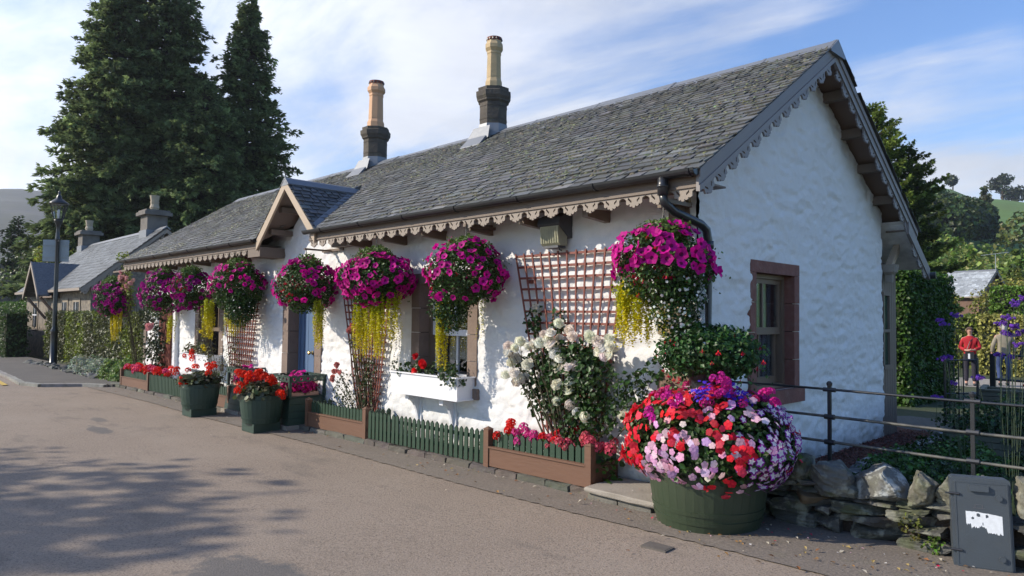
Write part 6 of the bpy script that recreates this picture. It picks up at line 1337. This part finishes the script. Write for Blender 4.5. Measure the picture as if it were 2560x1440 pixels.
stone_house('small slate-roofed gable rising behind the dark house at the left edge', -100, -90.5, 6.9, 4.2, 5.3, 7.3, (), name='stone_house')
stone_house('small grey-roofed house with brown gable above the hedges on the right', -16.6, -11.6, 63.5, 5.3, 3.75, 6.1, (), rot=math.radians(-15), name='small_house', dk=3.0, wm=mat('brown_render', (.16, .10, .075), .9, n_scale=2))
t = thing('tv_aerial', 'thin television aerial above the small grey-roofed house', 'aerial', (-11.0, 66.0, 6.0)); g = Geo(); g.tube([(0, 0, 0), (0, 0, 1.5)], .03, 6); g.build('mast', M_sign, t); g = Geo(); g.tube([(-1.0, -.2, 1.35), (.9, .2, 1.55)], .025, 5)
for k in range(9): q = -0.9 + k * .22; g.tube([(q - .05, q * .2 + .25, 1.45 + q * .1), (q + .05, q * .2 - .25, 1.45 + q * .1)], .015, 4)
g.build('yagi', M_sign, t)

# ------------------------------------------------------------------ trees
def spray_tmpl():
    V = []; F = []; M = []
    for k, (a, l, w) in enumerate(((0, 1, .16), (.5, .7, .13), (-.5, .7, .13), (.9, .45, .1), (-.9, .45, .1))):
        b = len(V); c, s_ = math.cos(a), math.sin(a); st = .15 * k * 0
        V += [(st, 0, 0), (c * l * .5 - s_ * w, s_ * l * .5 + c * w, .04), (c * l, s_ * l, -.18 * l), (c * l * .5 + s_ * w, s_ * l * .5 - c * w, .04)]; F.append((b, b + 3, b + 2, b + 1)); M.append(1 - .06 * k)
    return V, F, M
SPRAY = spray_tmpl()
def conifer(name, label, x, y, h, rad, n_br, sprays, size, col, seed, zb=-.6, lowest=.02, group=None, shape=1.0, droop=.35, irregular=.25, trunk=.3, lean=(0, 0), cat='tree', flat=.75):
    r_ = np.random.default_rng(seed); t = thing(name, label, cat, (x, y, zb), 0, group)
    g = Geo(); zz = np.linspace(0, h * .98, 10); g.tube(np.stack([lean[0] * zz / h, lean[1] * zz / h, zz], 1), trunk * (1 - zz / h) + .03, 8); tr = g
    Ps = []; Ds = []; Ss = []; Cs = []
    for i in range(n_br):
        u = (i + r_.random()) / n_br; z = h * (lowest + (1 - lowest) * u ** .9); f = (1 - (z / h)) ** shape; L_ = rad * (f * (1 + r_.normal(0, irregular)) + .03) + .15; L_ = max(.2, L_); a = r_.uniform(0, 2 * pi)
        m = max(3, int(sprays * (L_ / rad) + 2)); tt = r_.uniform(.12, 1, m) ** .65; d = arr((math.cos(a), math.sin(a), 0)); zc = z + L_ * (.12 * tt - droop * tt ** 2 + .22 * np.maximum(tt - .7, 0))
        side = arr((-math.sin(a), math.cos(a), 0)); lat = r_.normal(0, .16, m) * L_ * (1.1 - tt) + r_.normal(0, .25, m) * size
        P = arr((lean[0] * z / h, lean[1] * z / h, 0)) + d * (L_ * tt)[:, None] + side * lat[:, None]; P[:, 2] = zc + r_.normal(0, .3, m) * size
        D = d + side * (lat / (L_ * .3 + .1))[:, None] * .6 + r_.normal(0, .35, (m, 3)) + arr((0, 0, -.15)); Ps.append(P); Ds.append(D); Ss.append(size * r_.uniform(.7, 1.3, m) * (.75 + .4 * (1 - u)))
        cl = math.exp(r_.normal(0, .22)); Cs.append(np.tile(arr(col) * cl, (m, 1)) * np.exp(r_.normal(0, .25, (m, 1))))
        if L_ > .8: tr.tube([(lean[0] * z / h, lean[1] * z / h, z - .1), tuple(d * L_ * .5 + arr((0, 0, z + L_ * (.06 - droop * .25)))), tuple(d * L_ * .9 + arr((0, 0, z + L_ * (.1 - droop * .8))))], (trunk * .16 + .02, trunk * .08 + .01, .01), 4)
    tr.build('trunk', M_bark, t)
    P = np.concatenate(Ps); D = unit(np.concatenate(Ds)); S = np.concatenate(Ss); C = np.concatenate(Cs); n = len(P)
    Z = unit(rng.normal(0, flat, (n, 3)) + arr((0, 0, 1))); X = unit(D - (D * Z).sum(1, keepdims=True) * Z); Y_ = np.cross(Z, X); g = Geo(); scatter(g, SPRAY[0], SPRAY[1], P, np.stack([X, Y_, Z], 2), S, C, SPRAY[2]); g.build('crown', M_needle, t); return t
CC = (.15, .20, .08)
conifer('cedar_tree', 'huge dark cedar, leftmost of the group behind the cottages', -60.9, 11.0, 31.5, 5.6, 900, 80, .48, CC, 1, zb=-1.5, trunk=.6, shape=.58, droop=.30, group='tall dark cedars behind the cottages', lowest=.03)
conifer('cedar_tree', 'tallest dark cedar, in the middle of the group, its top beyond the picture', -59.8, 14.4, 36, 5.8, 900, 80, .48, CC, 2, zb=-1.5, trunk=.6, shape=.66, droop=.30, group='tall dark cedars behind the cottages', lowest=.03)
conifer('cedar_tree', 'narrower pointed cedar, right of the group above the porch', -57.8, 20.6, 31.5, 6.2, 820, 76, .46, CC, 3, zb=-1.5, trunk=.5, shape=.80, droop=.30, group='tall dark cedars behind the cottages', lowest=.03)
conifer('cedar_tree', 'cedar filling the foot of the group behind the chimneys', -55.3, 16.2, 22, 6.0, 520, 70, .46, CC, 4, zb=-1.5, trunk=.4, shape=.6, group='tall dark cedars behind the cottages')
conifer('spruce_tree', 'small dark conical tree at the left edge below the moor', -87.1, 8.7, 13.0, 3.4, 200, 26, .5, (.04, .065, .025), 5, zb=-1.5, trunk=.25, shape=.8)
conifer('yew_tree', 'ragged sunlit evergreen rising behind the right side of the roof', -11.9, 39.6, 15.0, 2.7, 420, 110, .23, (.17, .23, .045), 6, zb=-.4, trunk=.25, shape=.5, droop=-.15, irregular=.4, flat=1.2)
conifer('yew_tree', 'dark lower evergreen beside the ragged one, next to the eave', -10.3, 41.0, 12.4, 1.6, 300, 90, .22, (.09, .13, .03), 7, zb=-.4, trunk=.2, shape=.3, droop=-.1, irregular=.4, flat=1.2)
def broadleaf(name, label, x, y, z, h, r, col, n, ls, seed, group=None, lobes=9, cat='tree', tr=True):
    r_ = np.random.default_rng(seed); t = thing(name, label, cat, (x, y, z), 0, group); g = Geo(); g.tube([(0, 0, -.3), (.05, 0, h * .35), (0, .05, h * .6)], (r * .10, r * .07, r * .04), 7)
    gl = Geo()
    for k in range(lobes):
        a = r_.uniform(0, 2 * pi); q = r_.uniform(.15, .75) * r if k else 0; zz = h * r_.uniform(.45, .8) if k else h * .74; rr = r * r_.uniform(.35, .6); c = (q * math.cos(a), q * math.sin(a), zz); g.tube([(0, 0, h * .3), c], (r * .04, r * .01), 5)
        P, Nn = shell(int(n / lobes), c, (rr, rr, rr * .75), .35, .55, (seed * 7 + k) % 60); leaves(gl, P, Nn, ls, arr(col) * math.exp(r_.normal(0, .18)), .7, .3)
    g.build('trunk', M_bark, t); gl.build('crown', M_leaf, t); return t
broadleaf('golden_shrub', 'yellow-green rounded bush left of the lamp post behind the hedges', -54.7, 6.3, -1, 8.6, 2.2, (.20, .23, .04), 3000, .22, 3, cat='shrub')
broadleaf('broadleaf_tree', 'dull green tree between the small conifer and the great cedars', -69.8, 8.1, -1.5, 9.8, 2.8, (.08, .11, .035), 3000, .3, 4)
broadleaf('broadleaf_tree', 'low green bush behind the far stone cottage roofs', -60.5, 8.9, -1.2, 7.6, 2.4, (.06, .10, .03), 2600, .25, 5)
broadleaf('laurel_bush', 'yellowish bush over the clipped hedge, left of the small grey-roofed house', -12.6, 52.5, -.8, 5.4, 2.2, (.17, .20, .035), 3000, .22, 6, cat='shrub')
broadleaf('laurel_bush', 'golden bush right of the small grey-roofed house', -9.1, 62.5, -.8, 6.8, 3.0, (.20, .21, .04), 3000, .22, 7, cat='shrub')
# a roadside lime tree outside the picture on the left: its shade falls across the road
broadleaf('roadside_tree', 'roadside tree across the street whose shade streaks the road', -12.6, -14.6, 0, 9.5, 3.4, (.06, .10, .02), 3000, .26, 11, lobes=16)
broadleaf('roadside_tree', 'second roadside tree across the street, nearer the camera', -8.8, -15.4, 0, 8.0, 2.4, (.06, .10, .02), 1500, .24, 12, lobes=10)

# ------------------------------------------------------------------ hills
def hill(name, az0, az1, prof, r0, r1, zb, m, na=160, nr=60, amp=.06, seed=0):
    """terrain that rises away from the houses; az in picture-independent degrees east of north"""
    A = np.linspace(math.radians(az0), math.radians(az1), na); R = r0 + (r1 - r0) * np.linspace(0, 1, nr) ** 1.2; AA, RR = np.meshgrid(A, R, indexing='ij'); H = np.interp(np.degrees(AA), [p[0] for p in prof], [p[1] for p in prof])
    s_ = np.clip((RR - r0) / (r1 * .86 - r0), 0, 1); s_ = s_ * s_ * (3 - 2 * s_) * .35 + s_ * .65; X = CP.x + RR * np.sin(AA); Y_ = CP.y + RR * np.cos(AA)
    n = fbm(X / r1 * 9 + 7, Y_ / r1 * 9 + seed, 5, seed) - .5; Z = zb + H * s_ * (1 + amp * 2 * n * (1 - s_) * 3) + H * amp * n * .25 * s_
    Z = np.where(RR > r1 * .86, Z - (RR - r1 * .86) * .3, Z); V = np.stack([X, Y_, Z], -1).reshape(-1, 3); i, j = np.meshgrid(np.arange(na - 1), np.arange(nr - 1), indexing='ij'); a = (i * nr + j).ravel()
    g = Geo(); g.add(V, np.stack([a, a + 1, a + nr + 1, a + nr], 1)); o = g.build(name, m, smooth=True); tag(o, kind='structure'); return lambda az, rr: float(zb + np.interp(az, [p[0] for p in prof], [p[1] for p in prof]) * (lambda q: q * q * (3 - 2 * q) * .35 + q * .65)(min(1, max(0, (rr - r0) / (r1 * .86 - r0)))))
M_moor = mat('moorland', (.05, .055, .045), .95, n_scale=.004, n_amt=.7, dark=(.035, .032, .035), n2=[(.02, .5, (.06, .065, .035), 6, .45, .65)], bump=4, bump_scale=.01)
M_field = mat('hill_pasture', (.10, .19, .035), .95, n_scale=.02, n_amt=.6, dark=(.10, .13, .035), bump=.5, bump_scale=.06)
hill('moor_hill', -125, -55, [(-125, 120), (-100, 150), (-90, 190), (-84, 205), (-81, 214), (-79.5, 214), (-77.8, 205), (-75, 190), (-70, 160), (-62, 110), (-55, 60)], 350, 1700, -8, M_moor, amp=.10, seed=4)
gh = hill('wooded_hill', -40, 25, [(-40, 60), (-30, 72), (-22, 80), (-17, 80), (-15, 78), (-13.8, 75), (-12.6, 69.5), (-11, 67.5), (-9.7, 65), (-4, 60), (5, 50), (25, 40)], 75, 520, -2.5, M_field, amp=.03, seed=9)
# the wood on the hillside: one mass far off, and the nearer rows of single trees in front of it
def crowns(name, label, spots, ls, kind=None):
    gl = Geo(); 
    for (az_, rr, h, r, col, con, sd) in spots:
        a = math.radians(az_); x, y = CP.x + rr * math.sin(a), CP.y + rr * math.cos(a); z = gh(az_, rr)
        if con:
            n = 330; u = rng.uniform(0, 1, n) ** .8; th = rng.uniform(0, 2 * pi, n); q = r * (1 - u) * rng.uniform(.6, 1.05, n); P = np.stack([x + q * np.cos(th), y + q * np.sin(th), z + h * u], 1); Nn = np.stack([np.cos(th), np.sin(th), np.full(n, .35)], 1)
        else: P, Nn = shell(420, (x, y, z + h * .5), (r, r, h * .55), .35, .7, sd % 60, -.6)
        leaves(gl, P, Nn, ls, col, .6, .22)
    return gl
spots = []; r_ = np.random.default_rng(17)
def wood(az0, az1, r0, r1, n, cols, hh, con=.2):
    for k in range(n):
        az_ = r_.uniform(az0, az1); rr = r0 + (r1 - r0) * r_.uniform(0, 1); h = r_.uniform(*hh); c = arr(cols[r_.integers(len(cols))]) * math.exp(r_.normal(0, .15)); cn = r_.random() < con
        lim = np.interp(az_, [-22, -17, -15, -13.8, -12.6, -11, -9.7, -4], [.185, .185, .176, .166, .154, .149, .144, .13])
        if (gh(az_, rr) + h - CP.z) / rr > lim - .010 - (.010 if az_ > -12 else 0): continue
        spots.append((az_, rr, h, h * (.25 if cn else .48), c, cn, int(r_.integers(60))))
GC = [(.045, .08, .02), (.07, .105, .025), (.03, .055, .018), (.10, .125, .03)]
wood(-20, 8, 190, 262, 330, GC, (8, 14), .25); wood(-20, -12.3, 262, 360, 260, GC, (8, 15), .1); wood(-12.3, -7, 262, 300, 40, GC[:3], (7, 12), .2)
for az_, rr, h in ((-11.9, 230, 13), (-11.7, 225, 11)): spots.append((az_, rr, h, 4, arr((.06, .075, .03)), True, 3))
o = crowns('w', '', spots, 1.15).build('wood', M_leaf); tag(o, 'wood of mixed trees covering the hillside on the right', 'wood', kind='stuff')
spots = []; wood(-18, 6, 88, 140, 170, [(.17, .25, .04), (.13, .20, .035), (.20, .24, .06), (.09, .14, .025)], (4.5, 8.5), .55); wood(-18, -6.5, 75, 92, 40, [(.12, .15, .03), (.16, .17, .04), (.06, .09, .02)], (3, 5), .2)
o = crowns('w', '', spots, .7).build('young_wood', M_leaf); tag(o, 'young lighter green trees below the hillside wood', 'wood', kind='stuff')
for az_, rr, h, r, lab in ((-13.72, 440, 10, 4.2, 'single small round tree on the ridge of the hill, left one'), (-10.9, 445, 16, 6.5, 'larger tree on the ridge of the hill, near the right edge'), (-10.15, 445, 9, 6.5, 'lower tree on the hill ridge at the very right edge')):
    a = math.radians(az_); x, y = CP.x + rr * math.sin(a), CP.y + rr * math.cos(a); broadleaf('ridge_tree', lab, x, y, gh(az_, rr) - 1, h, r, (.04, .055, .03), 900, 1.5, int(rr), lobes=6)

# ------------------------------------------------------------------ litter: fallen leaves, petals, a drain cover
g = Geo(); n = 330; X = rng.uniform(-15, 3, n); Y_ = -.52 - rng.exponential(.22, n); k = rng.uniform(0, 1, n) < np.clip((X + 13) / 14, .15, 1); X, Y_ = X[k], Y_[k]; X = np.concatenate([X, rng.uniform(.3, 2.6, 90)]); Y_ = np.concatenate([Y_, -.15 - rng.exponential(.38, 90)]); m = len(X)
P = np.stack([X, Y_, H0(X) + .022], 1); R = frames(rng.normal(0, .25, (m, 3)) + arr((0, 0, 1))); pal = arr([(.38, .20, .06), (.30, .13, .05), (.45, .33, .12), (.20, .12, .06), (.55, .5, .4)])
scatter(g, [(0, 0, 0), (.5, .3, .2), (1, 0, .05), (.5, -.3, .15)], [(0, 3, 2, 1)], P, R, rng.uniform(.018, .05, m), pal[rng.integers(0, 5, m)]); tag(g.build('fallen_leaves', M_leaf), 'dry fallen leaves scattered along the kerb and the foot of the wall', 'leaves', kind='stuff')
g = Geo(); m = 60; X = rng.uniform(-.7, 2.2, m); Y_ = rng.uniform(-.95, -.1, m); zz = np.where((X < 0) & (Y_ > -.58), .145, H0(X) + .022); scatter(g, [(-.5, -.5, 0), (.5, -.4, .1), (.6, .5, 0), (-.4, .5, .1)], [(0, 1, 2, 3)], np.stack([X, Y_, zz], 1), frames(rng.normal(0, .2, (m, 3)) + arr((0, 0, 1))), rng.uniform(.008, .02, m), np.array([(.75, .03, .1), (.8, .5, .6), (.8, .78, .75)])[rng.integers(0, 3, m)]); tag(g.build('fallen_petals', M_petal), 'fallen red and white petals below the big tub', 'petals', kind='stuff')
t = thing('drain_cover', 'small square iron drain cover set in the road before the big tub', 'drain cover', (.44, -1.25, float(H0(.44)) + .012), math.radians(4)); g = Geo(); g.box((-.10, -.065, -.01), (.10, .065, .002)); g.build('frame', mat('worn_iron', (.12, .105, .09), .8, n_scale=20), t); g = Geo(); g.box((-.088, -.053, .0022), (.088, .053, .004)); g.build('plate', MATS['worn_iron'], t)

# ------------------------------------------------------------------ the air
hz = bpy.data.meshes.new('haze'); g = Geo(); g.box((-1950, -700, -60), (900, 1950, 330)); hzo = g.build('haze', None); tag(hzo, 'thin blue summer haze over the valley', 'haze', kind='stuff')
hm = bpy.data.materials.new('haze_air'); hm.use_nodes = True; nt = hm.node_tree; nt.nodes.clear(); out = nt.nodes.new('ShaderNodeOutputMaterial'); pv = nt.nodes.new('ShaderNodeVolumePrincipled')
pv.inputs['Color'].default_value = (.80, .88, 1, 1); pv.inputs['Density'].default_value = .00022; pv.inputs['Anisotropy'].default_value = .3; nt.links.new(pv.outputs[0], out.inputs['Volume']); hzo.data.materials.append(hm)
